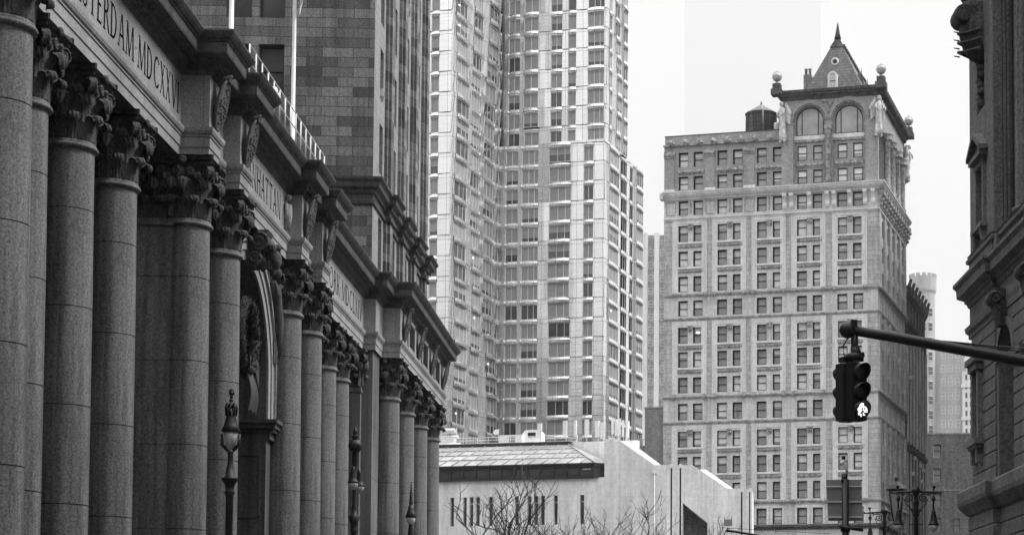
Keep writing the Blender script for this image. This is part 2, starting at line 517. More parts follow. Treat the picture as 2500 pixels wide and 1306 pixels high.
# ================================================================== MUNICIPAL BUILDING (left)
mun = thing('colonnaded_civic_building', 'huge dark granite civic building with giant Corinthian columns and carved inscriptions filling the left side', 'building', (-17, 75, 0))
MO = Matrix.Translation((17, -75, 0))      # world -> building coordinates
def mb(): return MB(MO)

def leaf(m, p, n, w, h, reach, nu=14, nv=14):
    """acanthus leaf rising from p, leaning out along n and curling over"""
    p = Vector(p); n = Vector(n).normalized(); t = Vector((-n.y, n.x, 0))
    prof = [(0, 0), (.03, .2), (.05, .42), (.10, .62), (.24, .80), (.46, .92), (.72, .97), (.93, .90), (1.0, .76), (.92, .66)]
    def F(u, v):
        q = v * (len(prof) - 1); i = min(int(q), len(prof) - 2); fr = q - i
        o = prof[i][0] * (1 - fr) + prof[i + 1][0] * fr; z = prof[i][1] * (1 - fr) + prof[i + 1][1] * fr
        uu = u * 2 - 1
        ww = w * (.72 + .28 * math.sin(v * math.pi * .9)) * (1 if v < .75 else max(.35, 1 - ((v - .75) / .25) ** 2 * .6))
        ww *= 1 + .16 * math.sin(v * 30)
        rid = .045 * math.cos(uu * math.pi * 4) * (.3 + v) * min(1, w * 2.2)
        return p + t * (uu * ww * .5) + n * (o * reach + rid - .10 * uu * uu * (1 if v < .6 else 1.6)) + Vector((0, 0, z * h - (.07 * uu * uu * h if v > .6 else 0)))
    m.grid(F, nu, nv)

def volute(m, c, d, r, th=.1):
    """spiral scroll in the vertical plane containing direction d, ending at c"""
    d = Vector(d).normalized(); t = Vector((-d.y, d.x, 0)); c = Vector(c)
    for sg in (-1, 1):
        P = []
        for k in range(26):
            a = -2.2 + k * .42; rr = r * (1 - k / 30)
            P.append(c + d * (math.cos(a) * rr * .9) + Vector((0, 0, math.sin(a) * rr)) + t * sg * (th * .55 + .02 * k / 26))
        m.tube(P, [.045 - .0008 * k for k in range(26)], 5)
    n = 14
    i = m.pts([c + d * (math.cos(2 * math.pi * k / n) * r * .8) + Vector((0, 0, math.sin(2 * math.pi * k / n) * r * .9)) + t * th * .5 for k in range(n)] +
              [c + d * (math.cos(2 * math.pi * k / n) * r * .8) + Vector((0, 0, math.sin(2 * math.pi * k / n) * r * .9)) - t * th * .5 for k in range(n)])
    m.face([i + k for k in range(n)]); m.face([i + n + k for k in reversed(range(n))])
    for k in range(n): m.face([i + k, i + (k + 1) % n, i + n + (k + 1) % n, i + n + k])

def abacus(m, hw, z0, z1, corner=1.42):
    for (za, zb, g) in ((z0, z0 + (z1 - z0) * .45, -.07), (z0 + (z1 - z0) * .45, z1, 0)):
        poly = []
        for q in range(4):
            a = q * math.pi / 2
            for k in range(9):
                u = -1 + k / 4
                x = (hw + g) * (.80 + .20 * abs(u) ** 2.2) * 1.06; y = u * (hw + g) * 1.06
                if abs(u) == 1: x = (hw + g) * 1.02
                poly.append((x * math.cos(a) - y * math.sin(a), x * math.sin(a) + y * math.cos(a)))
        n = len(poly)
        i = m.pts([(p[0], p[1], za) for p in poly] + [(p[0], p[1], zb) for p in poly])
        m.face([i + k for k in reversed(range(n))]); m.face([i + n + k for k in range(n)])
        for k in range(n): m.face([i + k, i + (k + 1) % n, i + n + (k + 1) % n, i + n + k])

def capital_mesh():
    m = MB(); m.mat(M_cap)
    m.mat(M_col)
    m.lathe([(.70, -.02), (.74, 0), (.80, .04), (.815, .09), (.79, .14), (.745, .15), (.755, .19), (.735, .24), (.70, .25)], n=36, cap=False)
    m.mat(M_cap)
    m.lathe([(.66, .2), (.64, .9), (.66, 1.5), (.78, 1.9), (.95, 2.06)], n=32, cap=False)
    for k in range(8):
        a = k * math.pi / 4 + math.pi / 8
        n = (math.cos(a), math.sin(a), 0)
        leaf(m, (n[0] * .72, n[1] * .72, .24), n, .52, .78, .40)
        a = k * math.pi / 4
        n = (math.cos(a), math.sin(a), 0)
        leaf(m, (n[0] * .71, n[1] * .71, .3), n, .52, 1.36, .46)
    for k in range(4):
        a = k * math.pi / 2 + math.pi / 4
        n = Vector((math.cos(a), math.sin(a), 0))
        for sg in (-1, 1):
            b = a + sg * .30
            nn = (math.cos(b), math.sin(b), 0)
            leaf(m, (nn[0] * .73, nn[1] * .73, 1.0), (math.cos(a + sg * .12), math.sin(a + sg * .12), 0), .36, .82, .40, 6, 10)
        volute(m, n * 1.14 + Vector((0, 0, 1.80)), n, .25, .17)
        b = k * math.pi / 2
        nb = Vector((math.cos(b), math.sin(b), 0)); tb = Vector((-nb.y, nb.x, 0))
        for sg in (-1, 1): volute(m, nb * .90 + tb * .22 * sg + Vector((0, 0, 1.80)), tb * sg, .15, .1)
        m.T = Matrix.Translation(nb * 1.0 + Vector((0, 0, 2.18))) @ nb.to_track_quat('Z', 'X').to_matrix().to_4x4()
        m.lathe([(.02, .03), (.07, .07), (.12, .05), (.15, 0), (.12, -.1)], n=10)
        m.T = None
        leaf(m, nb * .84 + Vector((0, 0, 1.75)), nb, .2, .5, .25, 4, 8)
    abacus(m, .99, 2.06, 2.35)
    return m.mesh('capital')
CAP = capital_mesh()

def pil_capital_mesh(w, d):
    """square capital for a pilaster: w along Y, d along X, origin at centre"""
    m = MB(); m.mat(M_col)
    m.box(-d - .06, d + .06, -w - .06, w + .06, 0, .12); m.box(-d - .02, d + .02, -w - .02, w + .02, .12, .24)
    m.mat(M_cap); m.box(-d, d, -w, w, .2, 2.1)
    faces = [((1, 0, 0), d, w), ((-1, 0, 0), d, w), ((0, 1, 0), w, d), ((0, -1, 0), w, d)]
    for n, off, half in faces:
        n = Vector(n); t = Vector((-n.y, n.x, 0))
        for k in (-.55, .55): leaf(m, n * off + t * half * k + Vector((0, 0, .24)), n, half * .9, .78, .34)
        for k in (-1, 0, 1): leaf(m, n * off + t * half * k + Vector((0, 0, .3)), n, half * .85, 1.36, .40)
        for k in (-.62, .62):
            leaf(m, n * off + t * half * k + Vector((0, 0, 1.0)), n, half * .6, .8, .38, 6, 10)
            volute(m, n * (off + .14) + t * half * k * .55 + Vector((0, 0, 1.8)), t * (1 if k > 0 else -1), .2, .1)
    for sx in (-1, 1):
        for sy in (-1, 1):
            volute(m, (sx * (d + .2), sy * (w + .2), 1.8), (sx, sy, 0), .25, .16)
    m.box(-d - .22, d + .22, -w - .22, w + .22, 2.08, 2.2); m.box(-d - .3, d + .3, -w - .3, w + .3, 2.2, 2.35)
    return m.mesh('capital')

ZN = 16.7
def column_mesh():
    m = MB(); m.mat(M_col)
    prof = [(1.05, .15), (1.05, .5), (1.0, .52), (1.08, .6), (1.1, .72), (1.0, .84), (.86, .9), (.84, 1.05), (.92, 1.12), (.92, 1.2), (.79, 1.28)]
    joints = [3.55, 6.4, 9.25, 12.1, 14.95]
    def rad(z):
        q = max(0, (z - 5) / (ZN - 5)); return .765 - .065 * q ** 1.6
    m.lathe(prof, n=48, cap=False)
    z = 1.28
    for j in joints + [ZN + .05]:
        zz = [z + (j - .014 - z) * q / 4 for q in range(5)]
        m.mat(M_col); m.lathe([(rad(q), q) for q in zz], n=48, cap=False)
        if j < ZN: m.mat(M_rjoint); m.lathe([(rad(j) - .02, j - .016), (rad(j) - .02, j + .016)], n=48, cap=False)
        z = j + .014
    return m.mesh('column_shaft')
COLM = column_mesh()
XI, XR, XW = -17.4, -16.35, -15.72
cols = [(XW, 32.0), (XW, 38.1), (XW, 44.2), (XI, 50.5), (XI, 54.6), (XI, 59.0), (XR, 64.08), (XR, 68.65), (XR, 80.25), (XR, 85.0),
        (XI, 90.3), (XI, 94.75), (XI, 98.6), (XW, 105.4), (XW, 111.55), (XW, 117.7), (XW, 123.85)]
for x, y in cols:
    c = put('column', COLM, mun, (x + 17, y - 75, 0))
    put('capital', CAP, c, (0, 0, ZN))

# square piers and pilasters
def pier(x0, x1, y0, y1, z1=19.05, cap=None, name='pilaster'):
    m = mb(); m.mat(M_col)
    zs = [0.1, 3.55, 6.4, 9.25, 12.1, 14.95, z1]
    for a, b in zip(zs[:-1], zs[1:]):
        m.box(x0, x1, y0, y1, a + .012, b - .012)
        m.box(x0 + .02, x1 - .02, y0 + .02, y1 - .02, b - .012, b + .012)
    o = m.build(name, mun)
    return o
PC = pil_capital_mesh(.62, .62)
for (xc, yc) in ((-17.35, 64.05), (-17.35, 68.65), (-17.35, 80.25), (-17.35, 85.0), (-17.2, 102.15), (-17.2, 46.9)):
    o = pier(xc - .62, xc + .62, yc - .62, yc + .62, ZN + .1)
    put('capital', PC, o, (xc + 17, yc - 75, ZN))
pier(-16.9, -16.0, 102.0, 104.35, name='end_pier')
pier(-16.9, -16.0, 45.0, 47.2, name='end_pier')

# loggia walls behind the columns
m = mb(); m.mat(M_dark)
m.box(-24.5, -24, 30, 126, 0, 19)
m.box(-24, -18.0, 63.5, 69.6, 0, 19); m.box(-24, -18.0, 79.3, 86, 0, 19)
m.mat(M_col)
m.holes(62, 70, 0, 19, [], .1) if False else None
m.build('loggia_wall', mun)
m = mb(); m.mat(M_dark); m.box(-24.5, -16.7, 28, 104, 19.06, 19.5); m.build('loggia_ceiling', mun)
# wings behind their columns
for ya, yb in ((28, 45.0), (104.45, 126)):
    m = mb(); m.mat(M_mun); m.box(-40, -16.35, ya, yb, 0, 19.06)
    m.build('wing_wall', mun)
# window ledges between the columns of the screen piers
for yc in (66.4, 82.6):
    m = mb(); m.mat(M_mun)
    for z in (10.2, 14.6):
        m.box(-18, -17.2, yc - 1.3, yc + 1.3, z, z + .18); m.box(-18, -17.3, yc - 1.2, yc + 1.2, z - .25, z)
        m.box(-18, -17.05, yc - 1.45, yc + 1.45, z + .18, z + .36)
    m.build('niche_ledge', mun)

# ---- entablature
XF_M, XF_A, XF_R, XF_W = -16.5, -16.15, -15.55, -14.88
path = [(XF_W, 28), (XF_W, 45.2), (-15.85, 45.2), (-15.85, 47.6), (XF_M, 47.6), (XF_M, 63.36), (XF_R, 63.36), (XF_R, 64.8), (XF_A, 64.8), (XF_A, 67.95), (XF_R, 67.95), (XF_R, 69.4),
        (XF_A, 69.4), (XF_A, 79.5), (XF_R, 79.5), (XF_R, 81.0), (XF_A, 81.0), (XF_A, 84.25), (XF_R, 84.25), (XF_R, 85.7), (XF_M, 85.7), (XF_M, 101.8), (-15.85, 101.8), (-15.85, 104.35),
        (XF_W, 104.35), (XF_W, 125.2), (-17, 125.2)]
arch_prof = [(0, 19.05), (0, 19.37), (.035, 19.38), (.035, 19.72), (.07, 19.73), (.07, 19.79), (.12, 19.83), (.16, 19.92), (.17, 20.03), (.0, 20.06)]
frz_prof = [(0, 20.05), (0, 21.86)]
cor_prof = [(0, 21.86), (.06, 21.88), (.06, 21.93), (.13, 22.0), (.14, 22.04), (.25, 22.05), (.25, 22.26), (.30, 22.27), (.34, 22.36), (.70, 22.42), (.72, 22.48), (.72, 22.80), (.76, 22.81), (.78, 22.86), (.84, 22.90), (.92, 23.0), (.98, 23.1), (.98, 23.16), (-.6, 23.17)]
m = mb(); m.mat(M_frz); sweep(m, path, arch_prof); m.mat(M_cap); sweep(m, path, [(-1.0, 19.052), (0, 19.052)]); m.build('architrave', mun)  # soffit coloured darker in place of shade under the architrave
m = mb(); m.mat(M_frz); sweep(m, path, frz_prof); m.build('frieze', mun)
m = mb(); m.mat(M_mun); sweep(m, path, cor_prof)
cor = m.build('cornice', mun)
m = mb(); m.mat(M_mun)                      # dentils under the corona
for a, b in zip(path[:-1], path[1:]):
    if abs(a[0] - b[0]) < .01:
        L = b[1] - a[1]; n = max(2, int(L / .22)); 
        for k in range(n):
            y = a[1] + .06 + (L - .1) * k / n
            m.box(a[0] + .25, a[0] + .33, y, y + .11, 22.07, 22.24)
m.build('dentils', cor)
m = mb(); m.mat(M_mun)
m.box(-24.5, -17.0, 28, 126, 23.0, 23.12); m.build('roof_deck', mun)
# raised mouldings on the side panels of each projecting block
# ---- lettering
def arcpts(cx, cz, rx, rz, a0, a1, n=14):
    return [(cx + rx * math.cos(a0 + (a1 - a0) * k / n), cz + rz * math.sin(a0 + (a1 - a0) * k / n)) for k in range(n + 1)]
def glyph(ch):
    """Roman capitals: (width, polygons) in units of the letter height"""
    T, t, s = .16, .085, .05
    P = []
    def stem(x, th=T, z0=0, z1=1, serif=True):
        P.append([(x, z0), (x + th, z0), (x + th, z1), (x, z1)])
        if serif:
            for z in (z0, z1 - s): P.append([(x - .07, z), (x + th + .07, z), (x + th + .07, z + s), (x - .07, z + s)])
    def bar(x0, x1, z, th=t): P.append([(x0, z), (x1, z), (x1, z + th), (x0, z + th)])
    def dia(xa, za, xb, zb, th): P.append([(xa, za), (xa + th, za), (xb + th, zb), (xb, zb)])
    def ser(x, z, w=.13): P.append([(x - w, z), (x + w, z), (x + w, z + s), (x - w, z + s)])
    def bowl(cx, cz, rx, rz, a0, a1, thick=T, thin=t, n=14):
        o = arcpts(cx, cz, rx, rz, a0, a1, n); i = arcpts(cx, cz, rx - thick, rz - thin, a0, a1, n)
        for k in range(n): P.append([o[k], o[k + 1], i[k + 1], i[k]])
    h = math.pi / 2
    if ch == 'N': stem(.08, t); dia(.06, 1, .66, 0, .13); stem(.72, t, 0, 1); W = .9
    elif ch == 'E': stem(.08); bar(.2, .56, 0); bar(.2, .5, .49); bar(.2, .54, 1 - t); P.append([(.52, 0), (.56, 0), (.58, .18), (.55, .18)]); P.append([(.5, 1), (.54, 1), (.54, .84), (.51, .84)]); W = .64
    elif ch == 'W': dia(.06, 1, .30, 0, T); dia(.56, 1, .34, 0, t); dia(.50, 1, .76, 0, T); dia(1.06, 1, .8, 0, t); ser(.1, 1 - s); ser(1.08, 1 - s); ser(.56, 1 - s); W = 1.18
    elif ch == 'A': dia(.38, 1, .66, 0, T); dia(.38, 1, .08, 0, t); bar(.2, .66, .32); ser(.1, 0); ser(.72, 0); W = .84
    elif ch == 'M': dia(.16, 1, .1, 0, t); dia(.14, 1, .44, .02, T); dia(.86, 1, .47, .02, t); dia(.84, 1, .92, 0, T); ser(.12, 0); ser(.98, 0); ser(.14, 1 - s, .09); ser(.92, 1 - s, .09); W = 1.08
    elif ch == 'S': bowl(.3, .73, .24, .27, h * .3, h * 3, .1, t); bowl(.3, .26, .27, .26, h * -2 + h * .2, h, .1, t); W = .62
    elif ch == 'T': stem(.34); bar(.04, .76, 1 - t); P.append([(.04, 1), (.08, 1), (.08, .84), (.03, .84)]); P.append([(.72, 1), (.76, 1), (.77, .84), (.72, .84)]); W = .8
    elif ch == 'R': stem(.08); bowl(.34, .75, .28, .25, -h, h); bar(.2, .34, 1 - t); bar(.2, .34, .5); dia(.32, .5, .62, 0, T); W = .74
    elif ch == 'D': stem(.08); bowl(.32, .5, .46, .5, -h, h); bar(.2, .32, 1 - t); bar(.2, .32, 0); W = .86
    elif ch == 'C': bowl(.5, .5, .44, .5, h * .45, h * 3.55); W = .84
    elif ch == 'O': bowl(.5, .5, .46, .5, 0, 4 * h, n=24); W = 1.0
    elif ch == 'X': dia(.06, 1, .56, 0, T); dia(.56, 1, .08, 0, t); ser(.12, 0, .1); ser(.62, 0, .1); ser(.12, 1 - s, .1); ser(.6, 1 - s, .1); W = .74
    elif ch == 'V': dia(.04, 1, .36, 0, T); dia(.7, 1, .4, 0, t); ser(.1, 1 - s, .11); ser(.72, 1 - s, .1); W = .8
    elif ch == 'I': stem(.08); W = .28
    elif ch == 'L': stem(.08); bar(.2, .56, 0); P.append([(.52, 0), (.56, 0), (.58, .18), (.55, .18)]); W = .62
    elif ch == 'K': stem(.08); dia(.2, .42, .56, 1, t); dia(.3, .55, .6, 0, T); ser(.6, 1 - s, .1); W = .74
    elif ch == 'H': stem(.08); stem(.6); bar(.2, .6, .49); W = .82
    elif ch == 'Y': dia(.04, 1, .3, .48, T); dia(.62, 1, .36, .48, t); stem(.3, T, 0, .5); ser(.1, 1 - s, .11); ser(.64, 1 - s, .1); W = .74
    elif ch == '.': P.append([(.1, .5), (.16, .44), (.22, .5), (.16, .56)]); W = .32
    else: W = .4
    return W, P
def inscription(text, X, y0, y1, z, h):
    gl = [glyph(c) for c in text]
    tot = sum(g[0] for g in gl) + .1 * len(gl)
    k = (y1 - y0) / tot
    m = mb(); m.mat(M_letter)
    y = y0
    for wd, P in gl:
        for p in P:
            m.quad(*[(X + .004, y + q[0] * k, z + q[1] * h) for q in p])
        y += (wd + .1) * k
    m.build('inscription', mun)
inscription('NEW AMSTERDAM.MDCXXVI', XF_M, 47.9, 63.1, 20.42, 1.05)
inscription('MANHATTAN', XF_A, 70.9, 78.1, 20.42, 1.05)
inscription('NEW YORK.MDCLXIV', XF_M, 86.6, 101.3, 20.42, 1.05)

# ---- shields on the projecting blocks, leaning forward at the top
def shield_mesh(inner=True):
    m = MB(); m.mat(M_mun)
    n = 28
    def ring(r, x): return [(x, math.cos(2 * math.pi * k / n) * .60 * r, math.sin(2 * math.pi * k / n) * .92 * r) for k in range(n)]
    rows = [m.pts(ring(r, x)) for r, x in ((.9, -.08), (1.0, 0), (1.0, .04), (.94, .06), (.88, .03), (.84, .03), (.6, .05), (.3, .06), (.02, .065))]
    for a, b in zip(rows[:-1], rows[1:]):
        for k in range(n): m.face([a + k, a + (k + 1) % n, b + (k + 1) % n, b + k], True)
    m.face([rows[0] + k for k in reversed(range(n))])
    rr = random.Random(3)
    for k in range(34):                       # low relief charges
        a = rr.random() * 6.28; q = rr.random() ** .5 * .72
        m.ball((.03, math.cos(a) * .6 * q, math.sin(a) * .92 * q), .05 + .025 * rr.random(), 5)
    m.box(.02, .09, -.5, .5, -.03, .03)
    m.box(-.15, .1, -.2, .2, .85, 1.05)
    m.tube([(-.1, -.3, .82), (.05, -.15, 1.02), (.08, 0, 1.08), (.05, .15, 1.02), (-.1, .3, .82)], .06, 6)
    return m.mesh('shield')
SH = shield_mesh()
for (X, y) in ((XF_R, 64.08), (XF_R, 68.68), (XF_R, 80.25), (XF_R, 84.98), (XF_W, 105.6), (XF_W, 111.6), (XF_W, 117.7), (XF_W, 123.8), (XF_W, 44.3), (XF_W, 38.1), (XF_W, 32.0)):
    o = put('shield', SH, mun, (X + .24 + 17, y - 75, 21.02))
    o.rotation_euler = (0, R(12), 0)
# wing attic windows with bronze grilles
for yc in (108.6, 114.65, 120.75, 35, 41.2):
    m = mb(); m.mat(M_frz)
    X = XF_W
    m.box(X, X + .1, yc - 1.5, yc - 1.15, 20.1, 21.8); m.box(X, X + .1, yc + 1.15, yc + 1.5, 20.1, 21.8)
    m.box(X, X + .1, yc - 1.5, yc + 1.5, 21.62, 21.84); m.box(X, X + .12, yc - 1.55, yc + 1.55, 20.06, 20.2)
    a = m.build('attic_window', mun)
    m = mb(); m.mat(M_brass); m.box(X, X + .02, yc - 1.15, yc + 1.15, 20.2, 21.62)
    for k in range(7): m.box(X + .02, X + .05, yc - 1.15 + k * .36, yc - 1.09 + k * .36, 20.2, 21.62)
    for k in range(5): m.box(X + .02, X + .04, yc - 1.15, yc + 1.15, 20.3 + k * .3, 20.34 + k * .3)
    m.build('grille', a)

# ---- central arch
AY, AR, AZ = 74.6, 4.05, 13.85
m = mb(); m.mat(M_mun)
XA = -16.75
N_ = 40
# front wall with arched opening
for k in range(N_):
    a0 = math.pi * k / N_; a1 = math.pi * (k + 1) / N_
    p0 = (AY + AR * math.cos(a0), AZ + AR * math.sin(a0)); p1 = (AY + AR * math.cos(a1), AZ + AR * math.sin(a1))
    m.quad((XA, p0[0], p0[1]), (XA, p1[0], p1[1]), (XA, p1[0], 19.06), (XA, p0[0], 19.06))
    m.quad((XA, p0[0], p0[1]), (-23, p0[0], p0[1]), (-23, p1[0], p1[1]), (XA, p1[0], p1[1]))
for sg in (-1, 1):
    y = AY + sg * AR
    m.box(-23, XA, y, y + sg * .65, .1, AZ)
    m.box(-23, XA, y + sg * .001, y + sg * .65, AZ, 19.06)
m.build('arch_wall', mun)
m = mb(); m.mat(M_frz)           # archivolt: three stepped bands
for r0, r1, x in ((AR, AR + .38, .10), (AR + .40, AR + .76, .16), (AR + .76, AR + .92, .26)):
    for k in range(N_):
        a0 = math.pi * k / N_; a1 = math.pi * (k + 1) / N_
        c = [(AY + r * math.cos(a), AZ + r * math.sin(a)) for r, a in ((r0, a0), (r1, a0), (r1, a1), (r0, a1))]
        m.quad(*[(XA + x, q[0], q[1]) for q in c])
        m.quad((XA + x, *c[0]), (XA + x, *c[3]), (XA, *c[3]), (XA, *c[0]))
        m.quad((XA + x, *c[1]), (XA, *c[1]), (XA, *c[2]), (XA + x, *c[2]))
    for sg in (-1, 1):
        m.box(XA, XA + x, AY + sg * r0, AY + sg * r1, 12.1, AZ)
m.build('archivolt', mun)
for sg in (-1, 1):
    m = mb(); m.mat(M_mun)
    y = AY + sg * AR
    m.box(-23, XA + .35, y - sg * .12, y + sg * .9, 11.6, 11.75); m.box(-23, XA + .45, y - sg * .25, y + sg * .9, 11.75, 11.95); m.box(-23, XA + .55, y - sg * .35, y + sg * .95, 11.95, 12.1)
    m.box(-23, XA + .2, y - sg * .03, y + sg * .9, 11.3, 11.6)
    m.box(-17.9, XA + .05, y - sg * .06, y + sg * .8, .2, 11.3)
    i = m.build('impost', mun)
    m = mb(); m.mat(M_mun)
    for zz in (2,):
        for (xa, xb, za, zb) in ((-17.9, -16.9, 10.6, 10.7), (-17.9, -16.9, 8.0, 8.1), (-17.0, -16.9, 8.0, 10.7)):
            m.box(xa, xb - (.1 if xb - xa > .5 else 0), y - sg * .1, y - sg * .065, za + (.101 if xb - xa < .5 else 0), zb - (.101 if xb - xa < .5 else 0))
    m.build('panel_moulding', i)
# scroll keystone with an eagle
m = mb(); m.mat(M_cap)
def scroll(m, c, r, y0, y1, sg=1):
    for yy in (y0, y1):
        P = [(c[0] + sg * math.cos(a) * r * (1 - k / 34), yy, c[1] + math.sin(a) * r * (1 - k / 34)) for k, a in ((k, -1.5 + k * .38) for k in range(30))]
        m.tube(P, .06, 6)
    n = 16
    i = m.pts([(c[0] + math.cos(2 * math.pi * k / n) * r * .92, y, c[1] + math.sin(2 * math.pi * k / n) * r * .92) for y in (y0, y1) for k in range(n)])
    m.face([i + k for k in range(n)]); m.face([i + n + k for k in reversed(range(n))])
    for k in range(n): m.face([i + k, i + (k + 1) % n, i + n + (k + 1) % n, i + n + k])
m.prism([(XA, 17.7), (XA + .35, 17.65), (XA + .55, 17.9), (XA + .75, 18.7), (XA + .95, 19.1), (XA, 19.1)], AY - .5, AY + .5)
scroll(m, (XA + .45, 17.95), .28, AY - .55, AY + .55); scroll(m, (XA + .6, 18.65), .4, AY - .6, AY + .6)
m.build('keystone', mun)
m = mb(); m.mat(M_cap)
m.ball((XA + 1.1, AY + .1, 18.0), .28, 8, 1.5); m.ball((XA + 1.2, AY + .1, 18.5), .15, 7)
m.tube([(XA + 1.25, AY + .1, 18.55), (XA + 1.42, AY + .1, 18.48), (XA + 1.46, AY + .1, 18.4)], [.07, .04, .01])
for sg in (-1, 1): leaf(m, (XA + 1.0, AY + .1 + sg * .22, 17.6), (.4, sg, 0), .5, 1.0, .3)
m.tube([(XA + 1.05, AY + .1, 17.7), (XA + 1.0, AY + .1, 17.35)], [.16, .08]); m.build('eagle', mun)
# winged figures in the spandrels
for sg in (-1, 1):
    m = mb(); m.mat(M_mun)
    yb = AY + sg * 4.6; X = XA + .28
    m.tube([(X, yb - sg * .9, 17.9), (X + .05, yb - sg * .6, 17.5), (X + .05, yb - sg * .3, 16.9), (X, yb, 16.2), (X, yb + sg * .3, 15.6), (X, yb + sg * .35, 14.9)], [.12, .26, .24, .3, .22, .1], 10)
    m.ball((X + .15, yb - sg * .75, 18.25), .2, 8, 1.2)
    m.tube([(X + .1, yb - sg * .6, 17.6), (X + .2, yb - sg * 1.0, 17.3), (X + .2, yb - sg * 1.35, 17.8)], [.11, .08, .05])
    m.tube([(X, yb - sg * .4, 17.6), (X + .1, yb + sg * .1, 17.9), (X, yb + sg * .35, 18.5)], [.2, .18, .04])
    leaf(m, (X, yb, 17.0), (1, sg * .6, 0), .7, 1.5, .3); leaf(m, (X, yb + sg * .2, 14.6), (1, 0, 0), .8, 1.6, .2)
    m.build('spandrel_figure', mun)
# carved figure panels at the ends of the central frieze
for yy in (70.1, 78.9):
    m = mb(); m.mat(M_frz)
    m.tube([(XF_A + .08, yy, 20.2), (XF_A + .12, yy, 20.8), (XF_A + .14, yy, 21.3)], [.16, .2, .16], 8); m.ball((XF_A + .15, yy, 21.6), .14, 7)
    m.tube([(XF_A + .1, yy - .2, 21.3), (XF_A + .15, yy - .4, 20.9), (XF_A + .1, yy - .35, 20.5)], .07); m.tube([(XF_A + .1, yy + .2, 21.3), (XF_A + .15, yy + .35, 21.0)], .07)
    m.build('frieze_figure', mun)

# white railing on the roof edge
m = mb(); m.mat(M_white)
XRL = -15.2
ya, yb = 67.6, 82.5
for k in range(15):
    y = ya + (yb - ya) * k / 14
    m.tube([(XRL, y, 23.1), (XRL, y, 24.4)], .03, 5)
for z in (23.75, 24.4): m.tube([(XRL, ya, z), (XRL, yb, z)], .028, 5)
m.build('roof_railing', mun)
m = mb(); m.mat(M_white); m.box(-15.75, -15.4, 73.6, 74.0, 24.25, 24.5); m.lathe([(.1, 0), (.16, .1), (.1, .25)], (-15.6, 73.8, 24.5), 10); m.build('floodlight', mun)

# ---- upper wing block
UX, UY0, UY1 = -16.55, 104.6, 126.2
m = mb(); m.mat(M_block)
end_win = []
for fl in range(5):
    zt = 36.85 + (fl - 0) * 4.4
    for xc in (-22.3, -24.15, -28.6, -30.6): end_win.append((xc - .72, xc + .72, zt - 2.9, zt))
m.holes(-42, UX, 23.1, 62, end_win, .35, y=UY0)
m.build('end_wall', mun)
for i, (a, b, c, d) in enumerate(end_win):
    o = add_window(mun, a + 17, UY0 + .3 - 75, c, b - a, d - c, 'dsash', 0, random, lit_p=0, pb=.0)
    if abs(a + 24.87) < .1 and 37 < c < 42:
        l = MB(); l.mat(M_lamp); l.box(.75, 1.15, .05, .085, 1.35, 1.5); l.build('ceiling_light', o)
# front wall in bays with projecting pilaster strips
m = mb(); m.mat(M_blockf)
bays = [(107.35, 1.25), (112.6, 1.25), (117.85, 1.25), (123.0, 1.25)]
fw = []
zl = [(26.35, 28.0)] + [(31.0 + k * 4.4 - .25, 31.0 + k * 4.4 + 2.65) for k in range(7)]
for yc, wd in bays:
    fw.append((yc - wd / 2, yc + wd / 2, 23.6, 27.6))
    for k in range(7): fw.append((yc - wd / 2, yc + wd / 2, 30.2 + k * 4.4, 33.1 + k * 4.4))
m.T = MO @ Matrix.Translation((UX, 0, 0)) @ Matrix.Rotation(R(90), 4, 'Z')
m.holes(UY0, UY1, 23.1, 62, fw, .45, y=0)
m.T = MO
for yp in (109.0, 114.4, 119.6, 124.9):
    m.mat(M_block)
    m.box(UX, UX + .34, yp, yp + 1.1, 23.1, 62); m.box(UX, UX + .18, yp - .35, yp + 1.5, 23.1, 62)
m.build('front_wall', mun)
for yc, wd in bays:
    for k in range(7):
        o = add_window(mun, UX - .38 + 17, yc - wd / 2 - 75, 30.2 + k * 4.4, wd, 2.9, 'dsash', R(90), pb=.1)
        if (k, yc) in ((1, 107.35), (3, 117.85), (5, 112.6)):
            a = MB(); a.mat(M_wmetal); a.box(.2, .85, -.55, 0, .1, .55); a.mat(M_black); 
            for q in range(5): a.box(.25, .8, -.56, -.55, .15 + q * .08, .18 + q * .08)
            c = a.build('window_air_conditioner', o)
    add_window(mun, UX - .38 + 17, yc - wd / 2 - 75, 23.6, wd, 4.0, 'dsash', R(90), pb=.0)
upath = [(-42, UY0), (UX, UY0)]
for yp in (109.0, 114.4, 119.6, 124.9):
    upath += [(UX, yp - .35), (UX + .34, yp - .35), (UX + .34, min(yp + 1.5, 126.2)), (UX, min(yp + 1.5, 126.2))] if yp < 124 else [(UX, yp - .35), (UX + .34, yp - .35), (UX + .34, 126.4), (UX - .5, 126.4)]
m = mb(); m.mat(M_mun)
sweep(m, upath, [(.02, 27.75), (.12, 27.8), (.14, 28.0), (.03, 28.05), (.03, 28.35), (.16, 28.4), (.2, 28.55), (.42, 28.7), (.46, 28.95), (.62, 29.1), (.64, 29.22), (0, 29.3)])
m.build('belt_cornice', mun)
m = mb(); m.mat(M_blockf); m.box(-42, UX - .6, UY0 + .7, UY1, 23.1, 62); m.box(UX - .6, UX, UY1 - .1, UY1, 23.1, 62); m.build('inner_block', mun)

